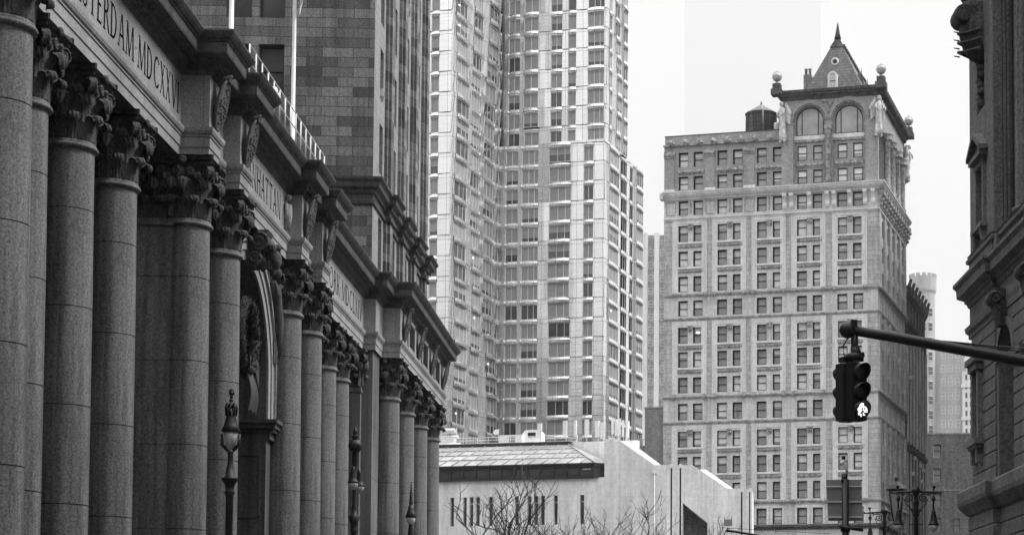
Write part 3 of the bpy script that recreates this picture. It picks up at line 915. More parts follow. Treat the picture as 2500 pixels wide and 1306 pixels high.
# ================================================================== ADDED BLOCKS OUT OF VIEW (cut sky and sun, darken reflections)
for (x0, x1, y0, y1, h, lab) in ((-300, -90, -20, 120, 98, 'massive dark block added outside the left edge for the steel tower to reflect'), (-75, -17, -110, -45, 95, 'dark block added to cut sky light behind the viewpoint, on the left side of the street'), (14, 80, -115, -62, 110, 'dark block added to cut sky light behind the viewpoint, on the right side of the street'), (-17, 14, -170, -120, 130, 'tall dark block added to cut sky light at the street end behind the viewpoint'), (52, 95, 225, 300, 84, 'unseen dark block added to keep sun off the pale tower side, behind the right-hand granite building')):
    t = thing('added_shade_block', lab, 'building', (x0, y1, 0))
    m = MB(); m.mat(M_brickd); m.T = Matrix.Rotation(math.pi, 4, 'Z') @ Matrix.Translation((-(x1 - x0), 0, 0))
    H = [(2 + 4 * i, 4.2 + 4 * i, 4 + 4 * k, 6.4 + 4 * k) for i in range(int((x1 - x0 - 3) / 4)) for k in range(int((h - 6) / 4))]
    m.holes(0, x1 - x0, 0, h, H, .3); m.mat(M_pane)
    m.quad((0, .3, 0), (x1 - x0, .3, 0), (x1 - x0, .3, h), (0, .3, h)); m.mat(M_brickd)
    m.box(0, .4, .31, y1 - y0, 0, h); m.box(x1 - x0 - .4, x1 - x0, .31, y1 - y0, 0, h); m.box(0, x1 - x0, y1 - y0 - .3, y1 - y0, 0, h); m.box(0, x1 - x0, 0, y1 - y0, h, h + .5)
    m.build('wall', t)

# ================================================================== FLAGPOLES, WREATH
def flagpole(x, y, label, flag):
    t = thing('flagpole', label, 'flagpole', (x, y, 23.1), 0, 'white flagpoles on the colonnade roof')
    m = MB(); m.mat(M_white); m.lathe([(.16, 0), (.16, .25), (.09, .3), (.08, 6), (.06, 14), (.04, 17)], n=12); m.ball((0, 0, 17.1), .14, 6); m.build('pole', t)
    if flag:
        m = MB(); m.mat(M_flag)
        m.grid(lambda u, v: (.12 + .75 * u * (1 - v) ** .8 + .10 * v, .18 * math.sin(u * 9 + v * 3) * (1 - v * .5), 9.0 - 3.3 * v + .9 * u * v - .6 * u), 14, 10)
        m.build('flag', t)
flagpole(-15.5, 66, 'white flagpole rising above the near corner block of the colonnade', False)
flagpole(-15.5, 77, 'white flagpole with a limp pale flag, behind the white roof railing', True)
wr = thing('wreath', 'bushy conifer wreath with a big ribbon bow hanging in the dark stone arch', 'wreath', (-16.75, 74.9, 15.0))
m = MB(); m.mat(M_leaf)
rr = random.Random(5)
for k in range(3600):
    a = rr.random() * 6.283; q = rr.random() * 6.283; s = .38 * rr.random() ** .5
    c = Vector((s * math.cos(q) * .9, (1.35 + s * math.sin(q)) * math.cos(a), (1.35 + s * math.sin(q)) * math.sin(a)))
    d = Vector((rr.gauss(0, 1) * .8, rr.gauss(0, 1), rr.gauss(0, 1) - .3)).normalized() * (.10 + .1 * rr.random())
    t_ = d.cross(Vector((rr.random(), rr.random(), 1))).normalized() * .022
    m.quad(c - t_, c + t_, c + d)
m.tube([(0, 1.35 * math.cos(a), 1.35 * math.sin(a)) for a in [k * .314 for k in range(21)]], .25, 8)
m.build('garland', wr)
m = MB(); m.mat(M_rib)
for sg, z0, z1, w0 in ((1, -1.3, -2.3, .32), (-1, -1.3, -2.3, .32)):
    m.grid(lambda u, v: (.12 + .26 * v + .05 * math.sin(v * 5), sg * (.1 + .75 * v) + .1 * u, z0 + .25 * math.sin(v * 3.1) + (u - .5) * (.15 + 1.0 * v) * .8 - .2 * v), 6, 8)
    m.grid(lambda u, v: (.1 + .22 * math.sin(v * 2.5) + .1 * u, sg * (.05 + .3 * v) + (u - .5) * .5 * (1 - .25 * v), -1.5 - 1.5 * v - (.25 * abs(u - .5) if v > .9 else 0)), 6, 8)
m.ball((.15, 0, -1.4), .2, 7)
m.build('bow', wr)

# ================================================================== RIGHT-HAND COURTHOUSE
GA = R(2.19)
rt = thing('rusticated_granite_building', 'dark granite building with rusticated base, heavy cornice and fluted giant order at the right edge', 'building', (12.64, 79, 0), GA)
# local frame: x right (into the building), y away from camera; street face is x=0, far end y=0
def side_T(x, z=0): return Matrix.Translation((x, 0, 0)) @ Matrix.Rotation(R(-90), 4, 'Z')     # wall x -> -y
NP = 4.95         # length of the end pavilion
def rcourses(m, x0, x1, y0, y1, z0, z1, h=.605, zbase=.3):
    """drafted masonry courses with sunk joints"""
    z = zbase
    while z < z1 - .05:
        a = max(z, z0); b = min(z + h, z1)
        if b > a + .1:
            m.mat(M_right)
            e = .045
            i = m.pts([(x0 + e, y0 + e, a), (x1 - e, y0 + e, a), (x1 - e, y1 - e, a), (x0 + e, y1 - e, a),
                       (x0, y0, a + .06), (x1, y0, a + .06), (x1, y1, a + .06), (x0, y1, a + .06),
                       (x0, y0, b - .06), (x1, y0, b - .06), (x1, y1, b - .06), (x0, y1, b - .06),
                       (x0 + e, y0 + e, b), (x1 - e, y0 + e, b), (x1 - e, y1 - e, b), (x0 + e, y1 - e, b)])
            for r in range(3):
                for k in range(4):
                    m.face([i + r * 4 + k, i + r * 4 + (k + 1) % 4, i + r * 4 + 4 + (k + 1) % 4, i + r * 4 + 4 + k])
        z += h
    m.mat(M_rjoint); m.box(x0 + .08, x1 - .08, y0 + .08, y1 - .08, z0, z1)
ZL0, ZL1, ZC = 8.75, 9.3, 18.2
# pavilion lower walls
m = MB(); rcourses(m, .3, 9, -NP, 0, 0, 8.7); m.build('pavilion_base', rt)
m = MB(); rcourses(m, .42, 9, -NP + .0, -.35, 9.3, 15.9, zbase=9.3); 
m.build('pavilion_wall', rt)
# piers and arched windows further along
y = -NP
for k in range(8):
    yw0, yw1 = y - 3.0, y - .35        # opening
    m = MB(); rcourses(m, .5, 9, yw0 - 2.1, yw0, 9.3, 15.9, zbase=9.3); m.build('pier', rt)
    m = MB(); rcourses(m, 1.45, 9, yw0, yw1 + .35, 9.3, 11.5, zbase=9.3)
    m.mat(M_dark); m.box(1.6, 1.7, yw0, yw1 + .35, 11.5, 15.9)
    # arch spandrel
    m.mat(M_right); r = (yw1 - yw0) / 2; yc = (yw0 + yw1) / 2; N_ = 16
    m.box(.5, 1.5, yw1, yw1 + .35, 9.3, 15.9)
    for q in range(N_):
        a0 = math.pi * q / N_; a1 = math.pi * (q + 1) / N_
        p0 = (yc + r * math.cos(a0), 14.0 + r * math.sin(a0)); p1 = (yc + r * math.cos(a1), 14.0 + r * math.sin(a1))
        for x in (.5,): m.quad((x, p0[0], p0[1]), (x, p0[0], 15.9), (x, p1[0], 15.9), (x, p1[0], p1[1]))
        m.quad((.5, *p0), (.5, *p1), (1.6, *p1), (1.6, *p0))
        b0 = (yc + (r + .3) * math.cos(a0), 14.0 + (r + .3) * math.sin(a0)); b1 = (yc + (r + .3) * math.cos(a1), 14.0 + (r + .3) * math.sin(a1))
        m.quad((.42, *p0), (.42, *p1), (.42, *b1), (.42, *b0)); m.quad((.42, *b0), (.42, *b1), (.5, *b1), (.5, *b0))
    m.build('arched_opening', rt)
    m = MB(); m.mat(M_frame); m.box(1.5, 1.6, yc - .06, yc + .06, 11.5, 15.2); m.box(1.5, 1.6, yw0, yw1, 13.9, 14.05)
    m.mat(M_pane); m.quad((1.58, yw0, 11.5), (1.58, yw1, 11.5), (1.58, yw1, 15.6), (1.58, yw0, 15.6)); m.build('window', rt)
    m = MB(); m.mat(M_cap)                      # scrolled keystone
    m.prism([(.5, 15.2), (.2, 15.25), (.05, 15.6), (-.1, 16.3), (.0, 16.7), (.5, 16.7)], yc - .3, yc + .3)
    for yy in (yc - .33, yc + .33):
        m.tube([(.05 + math.cos(a) * .3 * (1 - q / 26), yy, 16.3 + math.sin(a) * .3 * (1 - q / 26)) for q, a in ((q, q * .4) for q in range(22))], .06, 6)
    m.lathe([(.3, -.33), (.3, .33)], (0, 0, 0), 4) if False else None
    T = m.T; m.T = Matrix.Translation((.02, yc, 16.3)) @ Matrix.Rotation(R(90), 4, 'X'); m.lathe([(.27, -.32), (.3, -.2), (.3, .2), (.27, .32)], n=14); m.T = T
    m.build('keystone', rt)
    m = MB(); m.mat(M_right)                    # impost band
    m.box(.3, 1.9, yw0 - 2.15, yw0 + .05, 13.55, 13.7); m.box(.22, 1.9, yw0 - 2.2, yw0 + .1, 13.7, 13.95)
    m.build('impost', rt)
    m = MB(); m.mat(M_right); m.box(.46, 1.5, yw0 - 2.1, yw1 + .35, 15.9, 16.72); m.build('wall_band', rt)
    y = yw0 - 2.1
    if y < -40: break
# pavilion small window aedicule, lower level
m = MB(); m.mat(M_right)
m.box(.1, .45, -2.7, -1.0, 10.9, 11.05); m.box(.0, .45, -2.8, -.9, 11.05, 11.3); m.box(.15, .45, -2.5, -2.2, 10.3, 10.9); m.box(.15, .45, -1.5, -1.2, 10.3, 10.9)
m.box(.2, .45, -2.6, -2.3, 11.3, 14.2); m.box(.2, .45, -1.4, -1.1, 11.3, 14.2); m.box(.1, .45, -2.7, -1.0, 14.2, 14.5); m.box(0, .45, -2.85, -.85, 14.5, 14.75)
m.mat(M_paned); m.box(.35, .41, -2.3, -1.4, 11.3, 14.2)
m.build('aedicule', rt)
rpath = [(12, 0), (.42, 0), (.42, -NP), (.62, -NP), (.62, -60)]
bpath = [(12, .2), (.25, .2), (.25, -NP - .1), (.5, -NP - .1), (.5, -60)]
def rsweep(m, path, prof): sweep(m, path, prof)
m = MB(); m.mat(M_right)
rsweep(m, bpath, [(-.3, 8.2), (0, 8.25), (.12, 8.4), (.30, 8.62), (.34, 8.8), (.34, 9.22), (.25, 9.32), (-.6, 9.42)]); m.build('ledge', rt)
m = MB(); m.mat(M_right)
rsweep(m, rpath, [(0, 15.85), (.05, 15.9), (.05, 16.05), (.16, 16.15), (.2, 16.35), (0, 16.42), (0, 17.2), (.06, 17.24), (.12, 17.4), (.2, 17.45), (.2, 17.55), (.3, 17.6), (.48, 17.7), (.50, 18.05), (.62, 18.2), (.62, 18.32), (-.3, 18.42)])
m.build('cornice', rt)
m = MB(); m.mat(M_right)
m.box(.30, 10, -NP + .1, -.02, 18.38, 18.75)
m.box(.38, 10, -NP + .2, -.1, 18.75, 19.15)
rsweep(m, [(10, 0), (.42, 0), (.42, -NP + .1), (.62, -NP + .1), (.62, -60)], [(0, 18.4), (0, 19.1), (.12, 19.15), (.14, 19.3), (.04, 19.35), (.04, 19.4), (.1, 19.45), (-.5, 19.5)])
m.build('plinth', rt)
# upper pavilion
WX = .45
m = MB(); m.mat(M_right)
m.T = Matrix.Translation((WX, 0, 0)) @ Matrix.Rotation(R(-90), 4, 'Z')     # local wall x = -y
m.holes(0.1, NP - .15, 19.3, 34, [(1.95, 3.15, 20.35, 22.7), (1.7, 3.2, 25.2, 27.8)], .5)
m.T = None
m.box(WX, WX + 9, -.12, -.1, 19.3, 34); m.box(WX + .55, 10, -NP + .15, -.1, 19.3, 34)
m.box(WX, 9, -NP + .15, -NP + .16, 19.3, 34)
m.build('upper_pavilion', rt)
m = MB(); m.mat(M_paned); m.box(WX + .42, WX + .46, -3.15, -1.95, 20.35, 22.7); m.mat(M_frame); m.box(WX + .36, WX + .42, -2.6, -2.5, 20.35, 22.7); m.box(WX + .36, WX + .42, -3.15, -1.95, 21.5, 21.6); m.build('window', rt)
m = MB(); m.mat(M_right)
for (a, b) in ((-3.4, -3.15), (-1.95, -1.7)): m.box(WX - .14, WX, a, b, 20.2, 22.85)
m.box(WX - .16, WX, -3.45, -1.65, 22.7, 22.95)
m.box(WX - .3, WX, -3.6, -1.5, 20.0, 20.2); m.box(WX - .2, WX, -3.5, -1.6, 19.9, 20.0)
for yy in (-3.3, -1.8): m.prism([(WX - .28, 20.0), (WX - .2, 19.5), (WX, 19.2), (WX, 20.0)], yy - .14, yy + .14)
m.T = Matrix.Translation((0, 0, 0)) @ Matrix.Rotation(R(-90), 4, 'Z')
m.box(1.4, 3.7, WX - .35, WX, 23.0, 23.2)
for sg in (1, -1):
    m.prism([(2.55, 23.95), (2.55 + sg * 1.3, 23.2), (2.55 + sg * 1.3, 23.38), (2.55, 24.18)], WX - .42, WX)
m.prism([(1.35, 23.2), (3.75, 23.2), (2.55, 23.95)], WX - .15, WX)
m.T = None
m.build('pedimented_window_frame', rt)
m = MB(); m.mat(M_cap)       # cartouche with wreathed eagle hanging on the pavilion
yc = -2.3
m.lathe([(.05, 27.2), (.45, 27.45), (.72, 27.9), (.86, 28.4), (.9, 29.0), (.7, 29.3), (.8, 29.5), (.75, 29.8), (.3, 29.9)], (WX, yc, 0), 18)
for zz in (27.7, 28.1, 28.5): m.tube([(WX - .9 * math.cos(a), yc + .9 * math.sin(a), zz + .15 * math.sin(2 * a)) for a in [-1.4 + .28 * k for k in range(11)]], .07, 6)
T0 = m.T; m.T = Matrix.Translation((WX - .75, yc, 29.2)) @ Matrix.Rotation(R(90), 4, 'X'); m.lathe([(.35, -.7), (.42, -.5), (.42, .5), (.35, .7)], n=14); m.T = T0
m.tube([(WX - .3, yc, 29.7), (WX - .5, yc, 30.3), (WX - .75, yc, 30.8), (WX - .85, yc, 31.4)], [.3, .42, .28, .1], 10)
m.ball((WX - .95, yc, 31.3), .2, 8)
for sg in (-1, 1):
    for k in range(6): leaf(m, (WX - .3, yc + sg * (.2 + .1 * k), 29.9 + .1 * k), (-.8, sg * (.4 + .15 * k), 0), .35, 1.2 + .15 * k, .35, 4, 8)
for k in range(9): m.ball((WX + .05, yc + .12 * math.sin(k * 2), 25.5 + k * .25), .2, 6)
for k in range(4): m.tube([(WX - .8, yc + .3, 27.6 + .35 * k), (WX - 1.05, yc + .35, 27.65 + .35 * k)], [.04, .02], 5)
m.build('cartouche', rt)
m = MB(); m.mat(M_right)     # ribbed pilaster stack on the return, base and column
for k, (xa, d) in enumerate(((.46, .10), (.86, .2), (1.0, .28), (1.12, .2), (1.28, .3), (1.44, .2), (1.6, .32), (1.76, .24))):
    m.box(xa, xa + (.36 if k == 0 else .10), -NP + .15 - d, -NP + .2, 19.3, 34)
m.box(.42, 2.1, -NP - .45, -NP + .2, 18.75, 19.3)
m.box(.8, 2.0, -NP - .55, -NP + .2, 19.3, 19.6); m.box(.86, 2.0, -NP - .48, -NP + .2, 19.6, 19.85)
m.box(2.3, 9, -60, -NP + .2, 18.4, 34)
m.build('ribbed_pilaster', rt)
for k in range(6):
    m = MB(); m.mat(M_right)
    yc = -6.75 - k * 4.4
    m.box(.72, 2.3, yc - .8, yc + .8, 18.45, 19.4)
    prof = [(.80, 19.4), (.82, 19.5), (.78, 19.62), (.66, 19.7), (.66, 19.78), (.73, 19.85), (.72, 19.95), (.6, 20.02)]
    m.lathe(prof, (1.5, yc, 0), 28, cap=False)
    n = 48
    rows = []
    for z, s_ in ((20.02, 1), (34, .93)):
        rows.append(m.pts([(1.5 + math.cos(2 * math.pi * j / n) * (.58 if j % 4 else .53) * s_, yc + math.sin(2 * math.pi * j / n) * (.58 if j % 4 else .53) * s_, z) for j in range(n)]))
    for j in range(n): m.face([rows[0] + j, rows[0] + (j + 1) % n, rows[1] + (j + 1) % n, rows[1] + j])
    m.build('giant_column', rt)
m = MB(); m.mat(M_right)
rsweep(m, [(10, .02), (WX, .02), (WX, -NP + .12), (2.2, -NP + .12)], [(0, 31.6), (.1, 31.7), (.1, 32.0), (.25, 32.1), (.3, 32.4), (.1, 32.5), (.1, 33.2), (.5, 33.4), (.6, 33.8), (0, 34)])
m.box(WX, 12, -60, 0, 33.9, 36)
m.build('entablature', rt)
m = MB(); rcourses(m, .6, 9, -60, -NP, 0, 8.7); m.build('base_wall', rt)
m = MB(); m.mat(M_right); m.box(2.5, 14, -60, -.4, 9, 34); m.build('core_wall', rt)

# ================================================================== BEIGE OFFICE TOWER WITH PYRAMID ROOF
CA = R(-16.21)
na = thing('ornate_office_tower', 'pale stone office tower with arched top storeys, pointed tiled roof and globes on its corners', 'building', (28.71, 250, 0), CA)
W0 = -30.34
rn = random.Random(11)
BAY = [(28.22, 24.71, 29.09, 24.1), (22.63, 19.04, 23.35, 18.48), (16.96, 13.4, 17.7, 12.85), (11.26, 7.73, 12.07, 7.23), (5.61, 2.05, 6.31, 1.44)]
WIN = [(28.22, 26.86), (26.07, 24.71), (22.63, 21.22), (20.38, 19.04), (16.96, 15.58), (14.69, 13.4), (11.26, 9.89), (9.05, 7.73), (5.61, 4.23), (3.42, 2.05)]
GR = [[(61.26, 63.66), (57.73, 59.91), (54.19, 56.36)], [(46.93, 49.31), (43.58, 45.74), (40.0, 42.17)], [(32.44, 34.75), (28.77, 31.08), (25.01, 27.37)]]
MEZ = [(50.76, 52.93), (36.22, 38.5), (21.52, 23.7)]
ROWS = [r for g in GR for r in g] + MEZ
DEP = 23.9
Z0N, ZTOP = 0, 64.5
def plinth_holes(rows): return [(-a, -b, r[0], r[1]) for (a, b) in WIN for r in rows]
m = MB(); m.mat(M_nas)
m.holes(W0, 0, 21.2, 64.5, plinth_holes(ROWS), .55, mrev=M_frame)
m.build('front_wall', na)
m = MB(); m.mat(M_nas)
m.holes(W0, 0, 0, 21.2, [(-a, -b, z, z + 2.6) for (a, b) in WIN for z in (5, 9, 13, 17)], .4)
m.build('lower_wall', na)
# coursed piers between bays
for (a, b) in ((30.34, 29.12), (24.07, 23.38), (18.45, 17.73), (12.82, 12.1), (7.2, 6.34), (1.41, -.03)):
    m = MB(); m.mat(M_naspier)
    for g in GR: m.box(-a, -b, -.035, .0, g[2][0] - .2, g[0][1] + 1.0)
    m.build('coursed_pier', na)
# moulded frames around each three-storey group
for g in GR:
    for (a, b, fa, fb) in BAY:
        m = MB(); m.mat(M_nasm)
        zt = g[0][1] + .65; zb = g[2][0] - .15
        for k, (i0, i1, d) in enumerate(((0, .16, .10), (.16, .30, .05), (.30, .5, .13), (.5, .78, .06))):
            m.box(-fa + i0, -fa + i1, -d, 0, zb, zt - i0); m.box(-fb - i1, -fb - i0, -d, 0, zb, zt - i0)
            m.box(-fa + i1, -fb - i1, -d, 0, zt - i1, zt - i0)
        fo = m.build('bay_frame', na)
        m = MB(); m.mat(M_terra)
        xm = -(a + b) / 2 + .03
        m.box(xm - .33, xm + .33, -.12, .0, g[0][1] - .75, g[0][1] - .02); m.box(xm - .4, xm + .4, -.2, 0, g[0][1] - .12, g[0][1] + .05)
        m.ball((xm - .16, -.15, g[0][1] - .42), .14, 5); m.ball((xm + .16, -.15, g[0][1] - .42), .14, 5)
        m.build('bracket', fo)
        for (zl, zh) in g[1:]:
            m = MB(); m.mat(M_nasm)
            top = [r for r in g if r[0] > zh][-1][0]
            m.box(-a - .1, -b + .1, -.16, 0, top - .32, top - .04)
            m.mat(M_terra)
            n = 15
            m.box(-a - .02, -b + .02, -.05, 0, top - .92, top - .42)
            for q in range(n):
                x = -a + .1 + (a - b - .2) * q / (n - 1)
                m.ball((x, -.07, top - .67), .11, 4, 1.5)
            m.build('ornament_band', fo)
            m = MB(); m.mat(M_nasm)
# string courses
def belt(z0, z1, out, matl, rosettes=False, dent=False, nm='string_course'):
    m = MB(); m.mat(matl)
    h = z1 - z0
    sweep(m, [(W0 - .1, DEP), (W0 - .02, 0), (0, 0), (0, DEP)] if False else [(W0, 0), (0, 0), (0, DEP)],
          [(0, z0 - .05), (out * .5, z0), (out * .5, z0 + h * .35), (out, z0 + h * .5), (out, z1), (0, z1 + .06)])
    o = m.build(nm, na)
    if rosettes:
        for (a, b, fa, fb) in BAY:
            for x in (-fa + .3, -fb - .3):
                m = MB(); m.mat(M_stat if False else M_terra); m.ball((x, -out - .05, (z0 + z1) / 2), .3, 6)
                for q in range(6): m.ball((x + .24 * math.cos(q * 1.05), -out - .12, (z0 + z1) / 2 + .24 * math.sin(q * 1.05)), .12, 4)
                m.build('rosette', o)
        m = MB(); m.mat(M_terra)
        for q in range(40): m.ball((out + .05, .3 + q * DEP / 40, (z0 + z1) / 2), .26, 4)
        m.build('side_carving', o)
    return o
belt(53.5, 53.88, .28, M_nasb, True); belt(50.18, 50.5, .22, M_nasb)
belt(39.2, 39.55, .28, M_nasb, True); belt(35.6, 35.95, .22, M_nasb)
belt(24.4, 24.75, .28, M_nasb, True); belt(20.8, 21.4, .5, M_eave)
belt(64.3, 64.62, .3, M_nasm)
# frames around the lowest visible storey windows
for (a, b) in WIN:
    m = MB(); m.mat(M_nasm)
    m.box(-a - .3, -a - .05, -.08, 0, 21.5, 24.0); m.box(-b + .05, -b + .3, -.08, 0, 21.5, 24.0); m.box(-a - .3, -b + .3, -.1, 0, 23.75, 24.05)
    m.build('window_surround', na)
# bracketed attic storey
ATT = (65.0, 67.02)
m = MB(); m.mat(M_nas)
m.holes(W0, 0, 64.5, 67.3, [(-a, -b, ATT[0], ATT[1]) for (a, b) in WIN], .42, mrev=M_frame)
m.mat(M_terra)
for x0, x1 in ((-30.0, -28.6), (-24.3, -22.9), (-18.7, -17.3)):
    m.box(x0, x1, -.06, 0, 65.05, 65.15); m.box(x0, x1, -.06, 0, 66.85, 66.95); m.box(x0, x0 + .1, -.06, 0, 65.15, 66.85); m.box(x1 - .1, x1, -.06, 0, 65.15, 66.85)
for (a, b, *_) in BAY[:3]:
    xm = -(a + b) / 2; m.box(xm - .1, xm + .1, -.1, 0, 65.2, 66.9)
m.build('attic_wall', na)
for x in (-12.95, -12.0, -9.45, -6.95, -6.0, -3.82, -1.7, -.55):
    m = MB(); m.mat(M_nasm)
    T0 = m.T; m.T = Matrix.Rotation(R(90), 4, 'Z')     # prism in (y,z) extruded along x
    m.T = Matrix(((0, 1, 0, 0), (1, 0, 0, 0), (0, 0, 1, 0), (0, 0, 0, 1)))
    m.prism([(0, 65.1), (-.25, 65.2), (-.35, 65.5), (-.25, 66.0), (-.45, 66.5), (-.75, 66.8), (-.75, 67.2), (0, 67.2)], x - .28, x + .28)
    m.build('console_bracket', na)
m = MB(); m.mat(M_terra)
m.T = None
for k in range(13):
    y = .4 + k * (DEP - .6) / 12
    m.prism([(0, 64.6), (.3, 64.7), (.4, 65.3), (.5, 66.0), (.95, 66.7), (1.0, 67.2), (0, 67.2)], y - .4, y + .4)
    for q in range(3): m.ball((.45 + .2 * q, y, 65.2 + .6 * q), .3, 5)
m.build('side_brackets', na)
m = MB(); m.mat(M_nasm)
sweep(m, [(W0 - .6, 3), (W0 - .02, 0), (0, 0), (0, DEP)] if False else [(W0, 0), (0, 0), (0, DEP)], [(0, 67.15), (.3, 67.2), (.35, 67.4), (.55, 67.45), (.95, 67.75), (1.0, 67.95), (1.1, 68.0), (1.15, 68.2), (0, 68.35)])
n = 110
for k in range(n):
    x = W0 + .1 + (30.2) * k / n
    m.ball((x, -.75, 67.62), .11, 4)
for k in range(80): m.ball((.75, k * DEP / 80, 67.62), .11, 4)
m.box(W0 - .5, W0, -.7, .5, 67.3, 68.2)
m.build('main_cornice', na)
# top storeys, left part
TR = [(68.6, 70.5), (71.83, 73.92)]
m = MB(); m.mat(M_nast)
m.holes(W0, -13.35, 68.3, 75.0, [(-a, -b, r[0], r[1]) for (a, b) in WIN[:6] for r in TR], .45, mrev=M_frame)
m.holes(W0, -13.35, 75.0, 76.5, [], .1, y=.35); m.quad((W0, 0, 75), (-13.35, 0, 75), (-13.35, .35, 75), (W0, .35, 75))
m.build('upper_wall', na)
m = MB(); m.mat(M_naspier)
m.box(W0, W0 + .3, .36, DEP, 0, 76.5); m.box(W0, -13.3, 5, DEP, 68, 76.3)
m.build('party_wall', na)
for (xa, xb) in ((-30.25, -28.85), (-24.35, -23.0), (-18.75, -17.3)):
    m = MB(); m.mat(M_nasm); m.box(xa - .08, xb + .08, -.22, 0, 68.35, 68.75)
    m.mat(M_nast); m.box(xa, xb, -.16, 0, 68.75, 73.2)
    m.mat(M_terra); m.box(xa - .1, xb + .1, -.26, 0, 73.2, 74.1)
    for q in range(6): m.ball((xa + .1 + q * .24, -.28, 73.65), .17, 5, 1.6)
    m.build('pilaster', na)
m = MB(); m.mat(M_terra)
for (a, b, *_) in BAY[:3]:
    m.box(-a - .2, -b + .2, -.06, 0, 70.75, 71.5)
    for q in range(9): m.ball((-a + .1 + q * (a - b - .2) / 8, -.1, 71.12), .26, 5)
m.build('ornament_panels', na)
m = MB(); m.mat(M_terra); m.box(W0 - .1, -13.3, -.3, .35, 74.85, 75.08)
for k in range(9):
    x = -29.2 + k * 2.02
    for q in range(7): m.ball((x + (.35 * math.cos(q) if q else 0), -.4, 75.25 + (.3 * math.sin(q) if q else 0)), .2 if q else .36, 5)
m.mat(M_eave); m.box(W0 - .05, -13.4, .3, .5, 76.4, 76.52)
m.build('parapet_rosettes', na)
# corner tower storeys with great arches
ARC = [(11.73, 7.21), (6.32, 1.62)]
m = MB(); m.mat(M_nast)
twin = [(-a, -b, r[0], r[1]) for (a, b) in WIN[6:] for r in TR]
outer = [(-12.15, -6.98), (-6.55, -1.35)]
def arch_fill(m, x0, x1, zs, ztop, y, y2, N_=24):
    r = (x1 - x0) / 2; xc = (x0 + x1) / 2
    for q in range(N_):
        a0 = math.pi * q / N_; a1 = math.pi * (q + 1) / N_
        p0 = (xc + r * math.cos(a0), zs + r * math.sin(a0)); p1 = (xc + r * math.cos(a1), zs + r * math.sin(a1))
        m.quad((p0[0], y, p0[1]), (p0[0], y, ztop), (p1[0], y, ztop), (p1[0], y, p1[1]))
        m.quad((p0[0], y, p0[1]), (p1[0], y, p1[1]), (p1[0], y2, p1[1]), (p0[0], y2, p0[1]))
ZS = 77.3
for (a, b) in ARC: arch_fill(m, -a, -b, ZS, 80.4, -.3, .35)
m.quad((-13.4, -.3, 68.3), (-11.73, -.3, 68.3), (-11.73, -.3, 80.4), (-13.4, -.3, 80.4))
m.quad((-13.4, -.3, 68.3), (-13.4, -.3, 80.4), (-13.4, .6, 80.4), (-13.4, .6, 68.3))
m.quad((-7.21, -.3, 68.3), (-6.32, -.3, 68.3), (-6.32, -.3, 80.4), (-7.21, -.3, 80.4))
m.quad((-1.62, -.3, 68.3), (.15, -.3, 68.3), (.15, -.3, 80.4), (-1.62, -.3, 80.4))
for x in (-11.73, -7.21, -6.32, -1.62): m.quad((x, -.3, 68.3), (x, .35, 68.3), (x, .35, ZS), (x, -.3, ZS))
m.holes(-11.73, -7.21, 68.3, 75.2, [h for h in twin if h[0] < -7], .3, y=.3); m.holes(-6.32, -1.62, 68.3, 75.2, [h for h in twin if h[0] > -7], .3, y=.3)
for (a, b) in ARC:
    r = (a - b) / 2; xc = -(a + b) / 2; ri = 1.95
    for q in range(24):
        a0 = math.pi * q / 24; a1 = math.pi * (q + 1) / 24
        m.quad((xc + r * math.cos(a0), .3, ZS + r * math.sin(a0)), (xc + r * math.cos(a1), .3, ZS + r * math.sin(a1)), (xc + ri * math.cos(a1), .3, ZS + ri * math.sin(a1)), (xc + ri * math.cos(a0), .3, ZS + ri * math.sin(a0)))
    for sg in (-1, 1): m.quad((xc + sg * ri, .3, 75.2), (xc + sg * r, .3, 75.2), (xc + sg * r, .3, ZS), (xc + sg * ri, .3, ZS))
m.build('tower_front_wall', na)
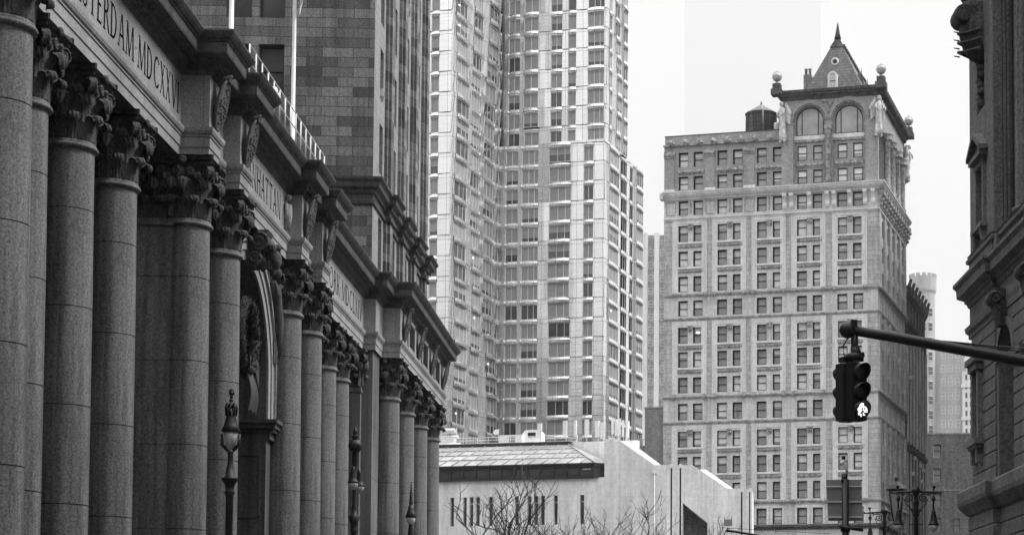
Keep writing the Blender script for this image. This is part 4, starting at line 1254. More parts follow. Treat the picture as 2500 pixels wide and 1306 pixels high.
for (a, b) in ARC:
    r = (a - b) / 2; xc = -(a + b) / 2
    m = MB(); m.mat(M_nasm)
    m.box(xc - r, xc + r, .2, .3, 74.75, 75.3)
    m.mat(M_terra); m.box(xc - r, xc + r, .12, .3, 74.35, 74.7)
    for q in range(16): m.box(xc - r + .1 + q * .28, xc - r + .24 + q * .28, .05, .12, 74.4, 74.6)
    m.box(xc - r + .3, xc + r - .3, .22, .3, 70.75, 71.5)
    for q in range(9): m.ball((xc - r + .55 + q * (2 * r - 1.1) / 8, .22, 71.12), .25, 5)
    for q in range(19):                        # beaded archivolt and jambs
        an = math.pi * q / 18; m.ball((xc + (r - .12) * math.cos(an), -.28, ZS + (r - .12) * math.sin(an)), .14, 4)
    for q in range(24):
        for sg in (-1, 1): m.ball((xc + sg * (r - .1), -.28, 68.6 + q * .36), .12, 4)
    m.mat(M_nast)
    N_ = 24
    for q in range(N_):
        a0 = math.pi * q / N_; a1 = math.pi * (q + 1) / N_
        c = [(xc + rr_ * math.cos(t_), ZS + rr_ * math.sin(t_)) for rr_, t_ in ((r + .05, a0), (r + .62, a0), (r + .62, a1), (r + .05, a1))]
        m.quad(*[(p[0], -.42, p[1]) for p in c]); m.quad((c[1][0], -.42, c[1][1]), (c[1][0], -.3, c[1][1]), (c[2][0], -.3, c[2][1]), (c[2][0], -.42, c[2][1]))
    o = m.build('great_arch', na)
    m = MB(); m.mat(M_frame)
    ri = 1.95
    for q in range(20):
        a0 = math.pi * q / 20; a1 = math.pi * (q + 1) / 20
        m.quad(*[(xc + rr_ * math.cos(t_), .4, 75.3 + (ZS - 75.3) + rr_ * math.sin(t_)) for rr_, t_ in ((ri - .14, a0), (ri, a0), (ri, a1), (ri - .14, a1))])
    m.box(xc - ri, xc + ri, .36, .44, 75.3, 75.45); m.box(xc - ri, xc - ri + .14, .36, .44, 75.3, ZS); m.box(xc + ri - .14, xc + ri, .36, .44, 75.3, ZS)
    for x in (xc - 1.15, xc + 1.15): m.box(x - .06, x + .06, .36, .44, 75.3, ZS + 1.5)
    wn = m.build('arched_window', na)
    m = MB(); m.mat(M_pane)
    i = m.pts([(xc - ri, .42, 75.3), (xc + ri, .42, 75.3)] + [(xc + ri * math.cos(math.pi * q / 20), .42, ZS + ri * math.sin(math.pi * q / 20)) for q in range(21)])
    m.face([i + q for q in range(23)]); m.build('pane', wn)
m = MB(); m.mat(M_terra)       # carved wedge between the arches
for q in range(22): m.ball((-6.76 + (rn.random() - .5) * 1.6 * (q / 22), -.42, 78.3 + 1.7 * q / 22), .2, 5)
m.lathe([(.3, 68.5), (.42, 68.6), (.42, 68.9), (.33, 69.1), (.36, 69.2), (.36, 72.3), (.38, 72.35), (.36, 72.4), (.34, 75.2), (.42, 75.3), (.36, 75.4), (.4, 75.6), (.55, 76.2), (.5, 76.25), (.6, 76.4)], (-6.76, -.45, 0), 16)
for q in range(8): m.ball((-6.76 + .45 * math.cos(q * .785), -.45 + .45 * math.sin(q * .785), 75.9), .16, 5)
m.build('slender_column', na)
# winged statues on the tower corners
def statue(x, y, d, nm='winged_statue'):
    m = MB(); m.mat(M_stat)
    d = Vector(d).normalized(); t = Vector((-d.y, d.x, 0)); o = Vector((x, y, 0))
    def P(a, b, z): return o + d * a + t * b + Vector((0, 0, z))
    m.tube([P(.1, 0, 74.6), P(.2, 0, 75.2), P(.35, 0, 76.2), P(.35, 0, 77.2), P(.45, 0, 78.1), P(.5, 0, 78.9), P(.5, 0, 79.3)], [.55, .5, .42, .40, .45, .36, .16], 10)
    m.ball(P(.6, 0, 79.65), .3, 8, 1.15)
    for sg in (-1, 1):
        m.tube([P(.5, sg * .35, 78.9), P(.8, sg * .6, 78.3), P(1.0, sg * .3, 77.9)], [.16, .13, .09], 7)
        for k in range(4): leaf(m, P(-.05, sg * (.3 + .22 * k), 77.4 - .2 * k), (d.x * .3 + t.x * sg, d.y * .3 + t.y * sg, 0), .5, 2.6 - .2 * k, .25, 4, 8)
        m.ball(P(.35, sg * .35, 74.5), .24, 6); m.tube([P(.4, sg * .2, 76), P(.45, sg * .3, 75), P(.35, sg * .35, 74.4)], [.26, .22, .16], 8)
    m.box(x - .1, x + .1, y - .1, y + .1, 74, 79)
    return m.build(nm, na)
statue(-13.0, -.35, (-.5, -1, 0)); statue(.1, -.25, (.6, -1, 0)); statue(.2, DEP, (1, .6, 0))
# side elevation of the tower part (faces right)
sT = Matrix.Rotation(R(90), 4, 'Z')
SB = [(1.9 + k * 4.45, 1.9 + k * 4.45 + 2.9) for k in range(5)]
m = MB(); m.T = sT; m.mat(M_nas)
srows = [r for r in ROWS] + [ATT]
sh = []
for (a, b) in SB:
    for r in srows: sh += [(a, a + 1.15, r[0], r[1]), (b - 1.15, b, r[0], r[1])]
m.holes(0, DEP, 0, 67.3, sh, .5)
m.mat(M_naspier)
for k in range(6):
    y0 = .05 + k * 4.45; m.box(y0, y0 + 1.45, -.28, 0, 21.4, 35.6) if True else None
    m.box(y0, y0 + 1.45, -.28, 0, 39.6, 50.1); m.box(y0, y0 + 1.45, -.28, 0, 53.9, 64.2)
m.build('side_wall', na)
m = MB(); m.T = sT; m.mat(M_nast)
m.holes(0, DEP, 68.3, 80.4, [(a - .6, b + .6, 68.5, 77.2) for (a, b) in SB], 1.2)
for (a, b) in SB:
    arch_fill(m, a - .6, b + .6, 77.2, 77.21, .0, 1.2, 16) if False else None
m.mat(M_frame); m.holes(0, DEP, 68.3, 78.6, [], .1, y=1.3)
m.build('side_arcade_wall', na)
m = MB(); m.mat(M_nast); m.T = sT
for (a, b) in SB:
    x0, x1 = a - .6, b + .6
    N_ = 14; r = (x1 - x0) / 2; xc = (x0 + x1) / 2
    zc = 77.2 - r
    for q in range(N_):
        a0 = math.pi * q / N_; a1 = math.pi * (q + 1) / N_
        p0 = (xc + r * math.cos(a0), zc + r * math.sin(a0)); p1 = (xc + r * math.cos(a1), zc + r * math.sin(a1))
        m.quad((p0[0], .02, p0[1]), (p0[0], .02, 77.25), (p1[0], .02, 77.25), (p1[0], .02, p1[1]))
        m.quad((p0[0], .02, p0[1]), (p1[0], .02, p1[1]), (p1[0], 1.2, p1[1]), (p0[0], 1.2, p0[1]))
m.build('side_arches', na)
for k in range(4):
    y = SB[k][1] + .78
    m = MB(); m.mat(M_terra)
    m.lathe([(.5, 68.4), (.62, 68.6), (.5, 69), (.46, 69.1), (.42, 74.6), (.5, 74.7), (.42, 74.9), (.5, 75.3), (.75, 75.9), (.7, 76), (.85, 76.2), (.85, 76.4)], (.45, y, 0), 14)
    for q in range(8): m.ball((.45 + .6 * math.cos(q * .785), y + .6 * math.sin(q * .785), 75.5), .2, 5)
    m.build('side_column', na)
# crown cornice, globes, roof
m = MB(); m.mat(M_eave)
sweep(m, [(-13.4, 5), (-13.4, -.3), (.15, -.3), (.15, DEP), (-3, DEP)], [(.03, 80.15), (.15, 80.3), (.2, 80.6), (.4, 80.8), (.45, 80.95), (.72, 81.05), (.8, 81.4), (-.5, 81.6)])
for k in range(44): m.ball((-13.2 + k * .31, -1.0, 80.75), .14, 4)
for k in range(24): m.box(.6, 1.05, .2 + k * 1.0, .5 + k * 1.0, 80.7, 81.6)
m.box(-13.9, .6, -.6, DEP, 81.4, 81.6)
for (x, y) in ((-13.9, -.8), (.7, -.8), (.7, DEP)):
    m.box(x - .75, x + .75, y - .75, y + .75, 80.9, 81.7); m.box(x - .55, x + .55, y - .55, y + .55, 81.7, 82.5)
m.build('crown_cornice', na)
for (x, y) in ((-13.9, -.8), (.7, -.8), (.7, DEP)):
    m = MB(); m.mat(M_gmetal); m.lathe([(.5, 82.5), (.25, 82.7), (.2, 82.9)], (x, y, 0), 12)
    for k in range(6):
        a = k * math.pi / 6
        m.tube([(x + .68 * math.cos(a) * math.sin(b), y + .68 * math.sin(a) * math.sin(b), 83.55 - .68 * math.cos(b)) for b in [q * math.pi / 10 * 1.0 for q in range(21)]], .022, 4)
    m.lathe([(.70, -.03), (.70, .03)], (x, y, 83.55), 20, cap=False)
    m.tube([(x, y, 84.2), (x, y, 84.5)], .04, 4)
    g = m.build('globe_finial', na)
    m = MB(); m.mat(M_bulb); m.ball((x, y, 83.55), .62, 10); m.build('globe', g)
m = MB(); m.mat(M_tile)
xe0, xe1, xr0, xr1, zb_, zr = -10.3, -2.1, -6.9, -5.2, 81.6, 88.2
yb0, yb1, yt0, yt1 = .6, DEP - .5, 2.2, DEP - 2
m.quad((xe0, yb0, zb_), (xe1, yb0, zb_), (xr1, yt0, zr), (xr0, yt0, zr))
m.quad((xe1, yb0, zb_), (xe1, yb1, zb_), (xr1, yt1, zr), (xr1, yt0, zr))
m.quad((xe0, yb1, zb_), (xe0, yb0, zb_), (xr0, yt0, zr), (xr0, yt1, zr))
m.quad((xe1, yb1, zb_), (xe0, yb1, zb_), (xr0, yt1, zr), (xr1, yt1, zr))
m.mat(M_eave)
m.quad((xr0 - .1, yt0 - .1, zr), (xr1 + .1, yt0 - .1, zr), (-6.0, yt0 + .7, 90.0), (-6.1, yt0 + .7, 90.0)); m.quad((xr1 + .1, yt0 - .1, zr), (xr1 + .1, yt1, zr), (-6.0, yt1 - .7, 90.0), (-6.0, yt0 + .7, 90.0))
m.quad((xr0 - .1, yt0 - .1, zr), (-6.1, yt0 + .7, 90.0), (-6.1, yt1 - .7, 90.0), (xr0 - .1, yt1, zr)); m.box(xr0 - .1, xr1 + .1, yt0 - .1, yt1, zr - .1, zr)
m.lathe([(.5, 89.5), (.34, 90.2), (.2, 91.0), (.07, 91.8)], (-6.05, yt0 + .7, 0), 8)
for k in range(20): m.box(xr1 + .02 - .0 * k, xr1 + .3, yt0 + 1.0 * k, yt0 + .4 + 1.0 * k, zr - .05, zr + .3)
ro = m.build('pyramid_roof', na)
def onroof(z, y): 
    f_ = (z - zb_) / (zr - zb_); return yb0 + (yt0 - yb0) * f_
m = MB(); m.mat(M_nasm)
xc = -6.3
T0 = Matrix.Translation((xc, 0, 0))
m.T = T0
for sg in (-1, 1): m.box(sg * .55 - .12, sg * .55 + .12, .3, 1.6, 81.7, 83.5)
for q in range(12):
    a0 = math.pi * q / 12; a1 = math.pi * (q + 1) / 12
    c = [(rr_ * math.cos(t_), 83.5 + rr_ * math.sin(t_)) for rr_, t_ in ((.43, a0), (.67, a0), (.67, a1), (.43, a1))]
    m.quad(*[(p[0], .3, p[1]) for p in c]); m.quad((c[1][0], .3, c[1][1]), (c[1][0], 1.8, c[1][1]), (c[2][0], 1.8, c[2][1]), (c[2][0], .3, c[2][1]))
dw = m.build('dormer', ro)
m = MB(); m.mat(M_curt if False else M_bulb)
i = m.pts([(xc - .43, .38, 81.8), (xc + .43, .38, 81.8)] + [(xc + .43 * math.cos(math.pi * q / 10), .38, 83.5 + .43 * math.sin(math.pi * q / 10)) for q in range(11)]); m.face([i + q for q in range(13)])
m.mat(M_frame); m.box(xc - .43, xc + .43, .34, .37, 82.75, 82.85); m.build('pane', dw)
m = MB(); m.mat(M_nasm); m.T = Matrix.Translation((-6.2, onroof(85.9, 0) - .05, 85.9)) @ Matrix.Rotation(R(90), 4, 'X')
m.lathe([(.28, 0), (.42, .2), (.55, .1), (.6, -.3)], n=14, cap=False); m.mat(M_frame); m.lathe([(.3, .02), (.3, .05)], n=14); m.build('round_window', ro)
for k, y in enumerate((6.5, 11.5, 16.5)):
    m = MB(); m.mat(M_tile); zz = 84.9 - k * .15
    m.box(-4.2, -2.9, y - .8, y + .8, 82, 84.6); m.prism([(-4.2, 84.6), (-2.7, 84.6), (-3.4, 85.6)], y - .9, y + .9); m.tube([(-3.2, y - .9, 84.8), (-3.2, y - .9, 86.1)], [.12, .03], 5)
    m.build('side_dormer', ro)
m = MB(); m.mat(M_brick); m.box(-10.75, -9.7, 2.0, 3.2, 76, 84.5)
for x in (-10.5, -9.95): m.lathe([(.2, 84.5), (.18, 85.2), (.26, 85.3), (.22, 85.5)], (x, 2.6, 0), 8)
m.build('chimney', na)
m = MB(); m.mat(M_nast); m.box(-13.3, 0, .4, DEP - .1, 79.5, 81.4); m.box(-13.39, -13.2, .1, DEP - .1, 68.2, 80.3); m.box(-13.3, 0, DEP - .3, DEP - .05, 68, 80); m.build('tower_core', na)
m = MB(); m.mat(M_dark); m.box(W0 + .31, -.55, .55, DEP - .1, 0, 67.9); m.box(W0 + .31, -13.5, .8, DEP - .1, 68, 76.1); m.box(-13.1, -1.4, 1.0, DEP - .4, 68, 79.4); m.build('inner_core', na)
# windows: the largest hundred as parts, the rest welded
cnt = 0
allw = []
for r in GR[0] + GR[1] + GR[2] + MEZ: 
    for (a, b) in WIN: allw.append((-a, r[0], a - b, r[1] - r[0], .36))
for (a, b) in WIN: allw.append((-a, ATT[0], a - b, ATT[1] - ATT[0], .36))
for r in TR:
    for i, (a, b) in enumerate(WIN): allw.append((-a, r[0], a - b, r[1] - r[0], .38 if i < 6 else .42))
rest = MB()
for k, (x, z, wd, h, y) in enumerate(sorted(allw, key=lambda q: -q[2] * q[3])):
    if k < 98: add_window(na, x, y, z, wd, h, 'sash', 0, rn, lit_p=.012, pb=.72)
    else: win_stuff(rest, Tm(x, y, z), wd, h, 'sash', rn)
for (a, b) in SB:
    for r in srows:
        for x in (a, b - 1.15): win_stuff(rest, sT @ Tm(x, .4, r[0]), 1.15, r[1] - r[0], 'sash', rn)
    for (z0, z1) in ((69, 71), (72, 74.2)):
        win_stuff(rest, sT @ Tm(a + .2, 1.15, z0), 2.4, z1 - z0, 'sash', rn)
for (a, b) in WIN:
    for z in (5, 9, 13, 17): win_stuff(rest, Tm(-a, .25, z), a - b, 2.6, 'sash', rn)
o = rest.build('windows', na); o['kind'] = 'stuff'

# water tank and roof plant on it
def nloc(x, y, z):
    v = Matrix.Rotation(CA, 4, 'Z') @ Vector((x, y, 0)); return (28.71 + v.x, 250 + v.y, z)
wt = thing('water_tank', 'round wooden rooftop water tank with conical lid on the pale tower with the pointed roof', 'water tank', nloc(-17.4, 4.5, 76.9))
m = MB(); m.mat(M_wood); m.lathe([(2.25, 0), (2.2, 3.1)], n=40, smooth=False); b = m.build('tank', wt)
m = MB(); m.mat(M_iron)
for z in (.3, .9, 1.5, 2.1, 2.7): m.lathe([(2.26, z), (2.27, z + .03), (2.26, z + .06)], n=36, cap=False)
m.build('hoops', b)
m = MB(); m.mat(M_tile); m.lathe([(2.35, 3.05), (2.36, 3.15), (.15, 4.5), (.12, 4.8), (.02, 5.1)], n=12, smooth=False); m.build('lid', wt)
m = MB(); m.mat(M_wmetal); m.tube([(.15, -2.32, 0), (.12, -2.3, 3.1), (.03, -.3, 4.4)], .05, 5); m.build('pipe', wt)
m = MB(); m.mat(M_white); m.lathe([(.38, 76.3), (.38, 78.2), (.3, 78.3)], (0, 0, -76.3), 12)
v = nloc(-14.9, 3.2, 76.3); o = m.build('roof_vent'); o.location = v; tag(o, 'small white cylindrical vent beside the rooftop water tank', 'vent')

# ================================================================== STEEL-CLAD APARTMENT TOWER
tw = thing('steel_clad_tower', 'very tall apartment tower in rippled pale metal panels with projecting bays', 'building', (-10.09, 290, 0), CA)
rt_ = random.Random(21)
TWIN = []
FH, WH = 3.1, 2.32
def steel_face(T, cols_, x0, x1, z0, nfl, tilt, bulge, y=0, ledge=True):
    """cols_: window bays (xa, xb). piers between. tilt(x, z) = outward lean of the panel top; bulge(col, floor) = projection"""
    m = MB(); m.T = T; m.mat(M_steel)
    edges = [x0]
    for a, b in cols_: edges += [a, b]
    edges.append(x1)
    for k in range(nfl):
        za = z0 + k * FH; zb = za + FH
        for i in range(0, len(edges) - 1):
            a, b = edges[i], edges[i + 1]
            if b - a < .02: continue
            if i % 2 == 0:
                t = tilt((a + b) / 2, za)
                yb, yt = (0, t) if t > 0 else (-t, 0)
                n = max(1, int((b - a) / .8))
                for q in range(n):
                    xa, xb = a + (b - a) * q / n, a + (b - a) * (q + 1) / n
                    ra = .05 * math.sin(xa * 1.7 + za * .35); rb = .05 * math.sin(xb * 1.7 + za * .35)
                    m.quad((xa, y - yb - ra, za), (xb, y - yb - rb, za), (xb, y - yt - rb, zb), (xa, y - yt - ra, zb))
                m.quad((a, y, za), (b, y, za), (b, y - yb - .05, za), (a, y - yb - .05, za)); m.quad((a, y, zb), (a, y - yt - .05, zb), (b, y - yt - .05, zb), (b, y, zb))
                for xx in (a, b): m.quad((xx, y + .2, za), (xx, y - yb, za), (xx, y - yt, zb), (xx, y + .2, zb))
            else:
                ci = i // 2; d = bulge(ci, k); t = tilt((a + b) / 2, za)
                sp = FH - WH; n = 6; bow = .10 + .22 * abs(d)
                row = []
                for (z, o) in ((za + WH, .02), (za + WH, 0.06 + max(0, -t) * .3), (zb, .06 + max(0, t) * .3), (zb, .02)):
                    row.append(m.pts([(a + (b - a) * q / n, y - d - o - bow * math.sin(math.pi * q / n), z) for q in range(n + 1)]))
                for r0, r1 in zip(row[:-1], row[1:]):
                    for q in range(n): m.face([r0 + q, r0 + q + 1, r1 + q + 1, r1 + q], True)
                m.quad((a, y + .2, zb), (a, y - d - .06, zb), (b, y - d - .06, zb), (b, y + .2, zb))
                m.quad((a, y + .2, za + WH), (b, y + .2, za + WH), (b, y - d - .06, za + WH), (a, y - d - .06, za + WH))
                if d > .02:
                    for xx in (a, b): m.quad((xx, y + .1, za), (xx, y - d, za), (xx, y - d, zb), (xx, y + .1, zb))
                TWIN.append((T, a, y - d + .02, za, b - a, WH))
    return m
def b_main(c, k):
    if c == 2: return [.1, .35, .7, .95, 1.0, .8, .5, .3, .15, .3, .6, .9, .7, .4, .2][k % 15]
    if c == 1: return .25 if k in (4, 5, 9) else 0
    return 0
def t_main(x, z):
    if -10.8 < x < -8.5 and 50 < z < 74: return -.1
    if x < -8.5: return .34
    if -8.8 < x < -5: return .25 if z < 60 else -.1
    return -.14
ZL = 81.6 - 25 * FH
m = steel_face(Matrix.Identity(4), [(-16.2, -14.1), (-13.5, -10.7), (-8.8, -5.2), (-3.2, -1.55)], -17.36, .25, ZL, 26, t_main, b_main, y=0)
m.build('front_cladding', tw)
ZU = ZL + 26 * FH
def b_up(c, k):
    if c == 1: return [.0, .45, .6, .5, .55, .5, .45, .3, 0, 0, 0][k % 11] if k < 8 else 0
    if c == 4: return [.2, .35, .45, .4, .3, .4, .5][k % 7]
    return 0
def t_up(x, z):
    lim = -14.0 + max(0, (z - 92)) * .30          # the bright fold sweeps across as it climbs
    if x < max(-13.7, lim): return .34
    return -.14
m = steel_face(Matrix.Identity(4), [(-16.24, -14.3), (-13.5, -11.05), (-9.12, -7.2), (-6.24, -4.87), (-2.83, -.1)], -17.36, .2, ZU, 12, t_up, b_up, y=.9)
m.build('upper_cladding', tw)
# protruding left wing
wT = Matrix.Translation((0, -19.73, 0))
m = steel_face(wT, [(-24.5, -23), (-20.6, -19.3)], -26, -17.36, ZL, 38, lambda x, z: -.14, lambda c, k: 0)
m.build('wing_front_cladding', tw)
sTw = Matrix.Translation((-17.36, 0, 0)) @ Matrix.Rotation(R(90), 4, 'Z')
def b_side(c, k):
    if c == 0: return .45 + .2 * math.sin(k * .55)
    if c == 1: return max(0, .55 * math.sin(k * .42 + 1.0))
    if c == 2: return max(0, 1.0 * math.sin((k - 6) * .30)) 
    return 0
m = steel_face(sTw, [(-19.0, -14.25), (-12.15, -8.54), (-6.87, -2.61), (-1.5, -.15)], -19.73, 0, ZL, 38, lambda x, z: .3, b_side)
m.build('wing_side_cladding', tw)
rT = Matrix.Rotation(R(90), 4, 'Z')
rT = Matrix.Translation((.25, 0, 0)) @ rT
m = steel_face(rT, [(1.9, 6.8), (8.3, 11.6), (13.2, 14.9), (15.6, 19.4)], 0, 20.2, ZL, 26, lambda x, z: .03, lambda c, k: [.2 + .08 * math.sin(k * .6), .05, 0, .45][c])
m.build('side_cladding', tw)
m = steel_face(Matrix.Translation((.2, .9, 0)) @ Matrix.Rotation(R(90), 4, 'Z'), [(1.2, 2.6), (4.2, 6.6), (7.4, 9.6)], 0, 10.5, ZU, 12, lambda x, z: .03, lambda c, k: [.1, .3 + .2 * math.sin(k * .7), .5][c])
m.build('upper_side_cladding', tw)
m = MB(); m.mat(M_dark)
m.box(-17.3, 0.2, .25, 20, 0, ZU - .05); m.box(-17.3, .1, 1.3, 11.3, ZU - .05, ZU + 12 * FH); m.box(-26, -17.7, -19.4, 20, 0, ZU + 12 * FH)
m.build('inner_core', tw)
m = MB(); m.mat(M_steel); m.box(-8.9, .4, -.25, 20.3, ZU - .12, ZU + .25); m.build('setback_ledge', tw)
vis = []
TWIN.sort(key=lambda w_: -w_[4] if w_[3] > 34 else 0)
rest = MB()
for k, (T, x, y, z, wd, h) in enumerate(TWIN):
    if k < 98:
        p = T @ Vector((x, y, z))
        add_window(tw, p.x, p.y, p.z, wd, h, 'city', T.to_euler().z, rt_, lit_p=.05, pb=.5)
    else: win_stuff(rest, T @ Tm(x, y, z), wd, h, 'city', rt_)
o = rest.build('windows', tw); o['kind'] = 'stuff'

# ================================================================== PALE CONCRETE COLLEGE BUILDING
pc = thing('concrete_college_building', 'low pale concrete building with slit windows, dark window band and sloped glass roof', 'building', (-6.30, 190, 0), CA)
slits = [(16.75, 16.33), (15.34, 14.92), (14.64, 14.19), (13.93, 13.48), (12.51, 12.06), (9.68, 9.21), (8.29, 7.82), (7.55, 7.11), (6.85, 6.38), (5.42, 4.99), (2.6, 2.14), (18.6, 18.15), (20.2, 19.75)]
m = MB(); m.mat(M_concl)
m.holes(-30, 0, 0, 21.25, [(-a, -b, 16.5, 19.5) for a, b in slits] + [(-a, -b, 8, 11) for a, b in slits], .5)
m.quad((0, 0, 0), (0, 6, 0), (0, 6, 21.25), (0, 0, 21.25)); m.build('slit_wall', pc)
for a, b in slits:
    m = MB(); m.mat(M_paned); m.box(-a, -b, .4, .45, 16.5, 19.5); m.mat(M_frame); m.box(-a, -b, .34, .4, 18.0, 18.08)
    o = m.build('slit_window', pc)
    if a not in (16.75, 15.34, 20.2):
        l = MB(); l.mat(M_bulb); l.box(-a + .06, -b - .06, .36, .4, 18.75, 18.9 + .0); l.build('ceiling_light', o)
m = MB(); m.mat(M_dark); m.box(-30, -.2, .6, 9, 0, 21); m.build('inner_core', pc)
m = MB(); m.mat(M_bronze)
bp = [(-30, -.35), (-1.0, -.35), (.1, .6), (.1, 3)]
sweep(m, bp, [(-.3, 21.15), (.0, 21.2), (.0, 21.45), (-.12, 21.46), (-.12, 22.3), (0, 22.31), (0, 22.55), (.12, 22.56), (.12, 22.72), (-.2, 22.76)])
ba = [1.18 + 1.405 * k for k in range(20)]
for a in ba: m.box(-a - .08, -a + .08, -.42, -.2, 21.3, 22.4)
bd = m.build('window_band', pc)
for k, a in enumerate(ba[:-1]):
    m = MB(); m.mat(M_paned); m.quad((-a - 1.32, -.26, 21.5), (-a - .08, -.26, 21.5), (-a - .08, -.26, 22.25), (-a - 1.32, -.26, 22.25)); m.build('pane', bd)
l = MB(); l.mat(M_bulb); l.box(-2.2, -1.3, -.29, -.265, 22.05, 22.15); l.build('ceiling_light', bd)
m = MB(); m.mat(M_roofg)
E0, RZ = 22.74, 25.85
m.quad((-30, -.4, E0), (-1.0, -.4, E0), (-7.0, 9, RZ), (-30, 9, RZ)); m.quad((-1.0, -.4, E0), (.1, .6, E0), (-6.9, 9, RZ), (-7.0, 9, RZ)); m.quad((.1, .6, E0), (.1, 9, E0), (-6.9, 9, RZ))
gr_ = m.build('sloped_glass_roof', pc)
m = MB(); m.mat(M_gmetal)
def rp(x, f_): return (x, -.4 + 9.4 * f_, E0 + (RZ - E0) * f_ + .05)
for k in range(22):
    x = -1.0 - k * 1.41
    fe = 1.0
    xt = x
    f0 = 0
    if x > -7.0: fe = (-1.0 - x) / 6.0
    if fe > .05: m.tube([rp(x, 0), rp(x, fe)], .05, 4)
for f_ in (.27, .52, .76): m.tube([rp(-30, f_), rp(-1.0 - 6 * f_, f_)], .05, 4)
m.tube([rp(-1, 0), rp(-7, 1)], .09, 4)
m.build('glazing_bars', gr_)
m = MB(); m.mat(M_bronze); m.box(-30, -6.8, 8.9, 9.5, RZ - .1, RZ + .35); m.build('ridge_cap', pc)
m = MB(); m.mat(M_conc); m.box(-6.6, .6, 9.4, 10.2, 0, 26.15); m.box(-30, -6.6, 9.5, 24, 0, 26.0); m.build('rear_block', pc)
# angled right-hand mass
q_ = Matrix.Rotation(R(16.21 - 3.46), 4, 'Z')
m = MB(); m.T = q_; m.mat(M_conc)
def pris(poly, y0=0, y1=12): m.prism(poly, y0, y1)
pris([(0, 0), (6.76, 0), (6.76, 22.5), (5.13, 22.5), (1.31, 25.17), (0, 25.17)])
pris([(6.92, 0), (7.68, 0), (7.68, 22.5), (6.92, 22.5)])
pris([(7.85, 0), (8.02, 0), (8.02, 22.5), (7.85, 22.5)])
pris([(8.02, 18.62), (10.53, 16.6), (10.53, 21.47), (9.0, 22.5), (8.02, 22.5)])
pris([(10.53, 0), (13.95, 0), (13.95, 20.06), (12.53, 20.12), (10.53, 21.47)])
pris([(14.10, 0), (14.77, 0), (14.77, 20.03), (14.10, 20.05)]); pris([(14.9, 0), (15.1, 0), (15.1, 20), (14.9, 20)])
m.mat(M_dark); pris([(6.7, 0), (7.95, 0), (7.95, 22.3), (6.7, 22.3)], 1.0, 1.2); pris([(13.9, 0), (15, 0), (15, 19.9), (13.9, 19.9)], 1.0, 1.2)
m.mat(M_brick); pris([(8.0, 0), (10.6, 0), (10.6, 18.8), (8.0, 18.8)], 2.6, 2.8)  # dark back wall colour stands in for the shaded recess
m.build('angled_concrete_mass', pc)
m = MB(); m.T = q_; m.mat(M_lead)
for (x0, z0_, x1, z1_) in ((1.31, 25.17, 5.13, 22.5), (9.0, 22.5, 12.53, 20.12)):
    dx = (x1 - x0)
    m.prism([(x0 + dx * .12, z0_ - .12), (x0 + dx * .36, z0_ + (z1_ - z0_) * .02 - .08), (x1 + .9, z1_ + .02), (x1 + .9, z1_ - .4), (x1 - .5, z1_ - .4)], 3.2, 3.5)
for x in (6.76, 7.68, 14.0, 14.8): m.box(x - .05, x + .22, -.03, .4, (22.2 if x < 10 else 19.75), (22.62 if x < 10 else 20.15))
m.box(4.9, 5.35, -.15, 0, 21.6, 21.85); m.tube([(5.13, -.08, 0), (5.13, -.08, 21.7)], .06, 5)
m.build('white_coping', pc)
# rooftop equipment: each a thing of its own
def ploc(x, y, z):
    v = Matrix.Rotation(CA, 4, 'Z') @ Vector((x, y, 0)); return (-6.30 + v.x, 190 + v.y, z)
rr = random.Random(9)
m = MB(); m.mat(M_white)
for k in range(18):
    x = -28 + k * 1.28; m.tube([(x, 9.7, 26.0), (x, 9.7, 26.95)], .035, 4)
for z in (26.3, 26.65, 26.95): m.tube([(-28, 9.7, z), (-6.3, 9.7, z)], .03, 4)
o = m.build('roof_railing', pc)
t = thing('equipment_shelter', 'white box-shaped equipment shelter on the low concrete building roof', 'equipment box', ploc(-14.1, 10.3, 26.0), CA)
m = MB(); m.mat(M_white); m.box(-1.3, 1.3, 0, 1.6, 0, 1.25); b = m.build('cabin', t); m = MB(); m.mat(M_gmetal); m.box(-.2, .5, -.03, 0, .1, 1.1); m.build('door', b)
AG = 'white antenna panels on the low concrete building roof'
def antenna(x, y, h, w_, lab, tiltx=0):
    t = thing('rooftop_antenna', lab, 'antenna', ploc(x, y, 26.1), CA + tiltx, AG)
    m = MB(); m.mat(M_wmetal); m.tube([(0, .2, 0), (0, .2, h)], .05, 5); m.build('mast', t)
    m = MB(); m.mat(M_white); m.box(-w_ / 2, w_ / 2, -.12, .06, h - 1.75, h); m.build('panel', t)
ants = [(-10.7, 2.3, .48), (-7.8, 2.5, .42), (-6.5, 2.45, .3), (-5.2, 2.5, .5), (-4.0, 2.3, .55), (-3.4, 2.1, .5), (-2.3, 2.6, .26), (-1.9, 2.4, .24), (-1.5, 2.5, .26), (-1.1, 2.3, .22), (-.6, 2.2, .26)]
names = ['leftmost wide antenna panel, right of the white equipment shelter', 'tall antenna panel just left of the concrete step in the roof', 'narrow antenna panel at the left end of the concrete parapet', 'wide antenna panel over the left end of the parapet',
         'broad antenna panel in the middle of the parapet group', 'broad antenna panel left of the tight cluster', 'first slim antenna of the tight cluster', 'second slim antenna of the tight cluster', 'middle slim antenna of the tight cluster', 'fourth slim antenna of the tight cluster', 'rightmost slim antenna, at the top of the sloping coping']
for (x, h, w_), n_ in zip(ants, names): antenna(x, 10.2 if x < -6.6 else 9.8, h, w_, n_, rr.uniform(-.5, .5))
m = MB(); m.mat(M_gmetal)
for k in range(7): m.tube([(-5.4 + k * .7, 10.4, 26.1), (-5.4 + k * .7, 10.4, 27.5)], .03, 4)
for z in (26.7, 27.3): m.tube([(-5.6, 10.4, z), (-1, 10.4, z)], .04, 4)
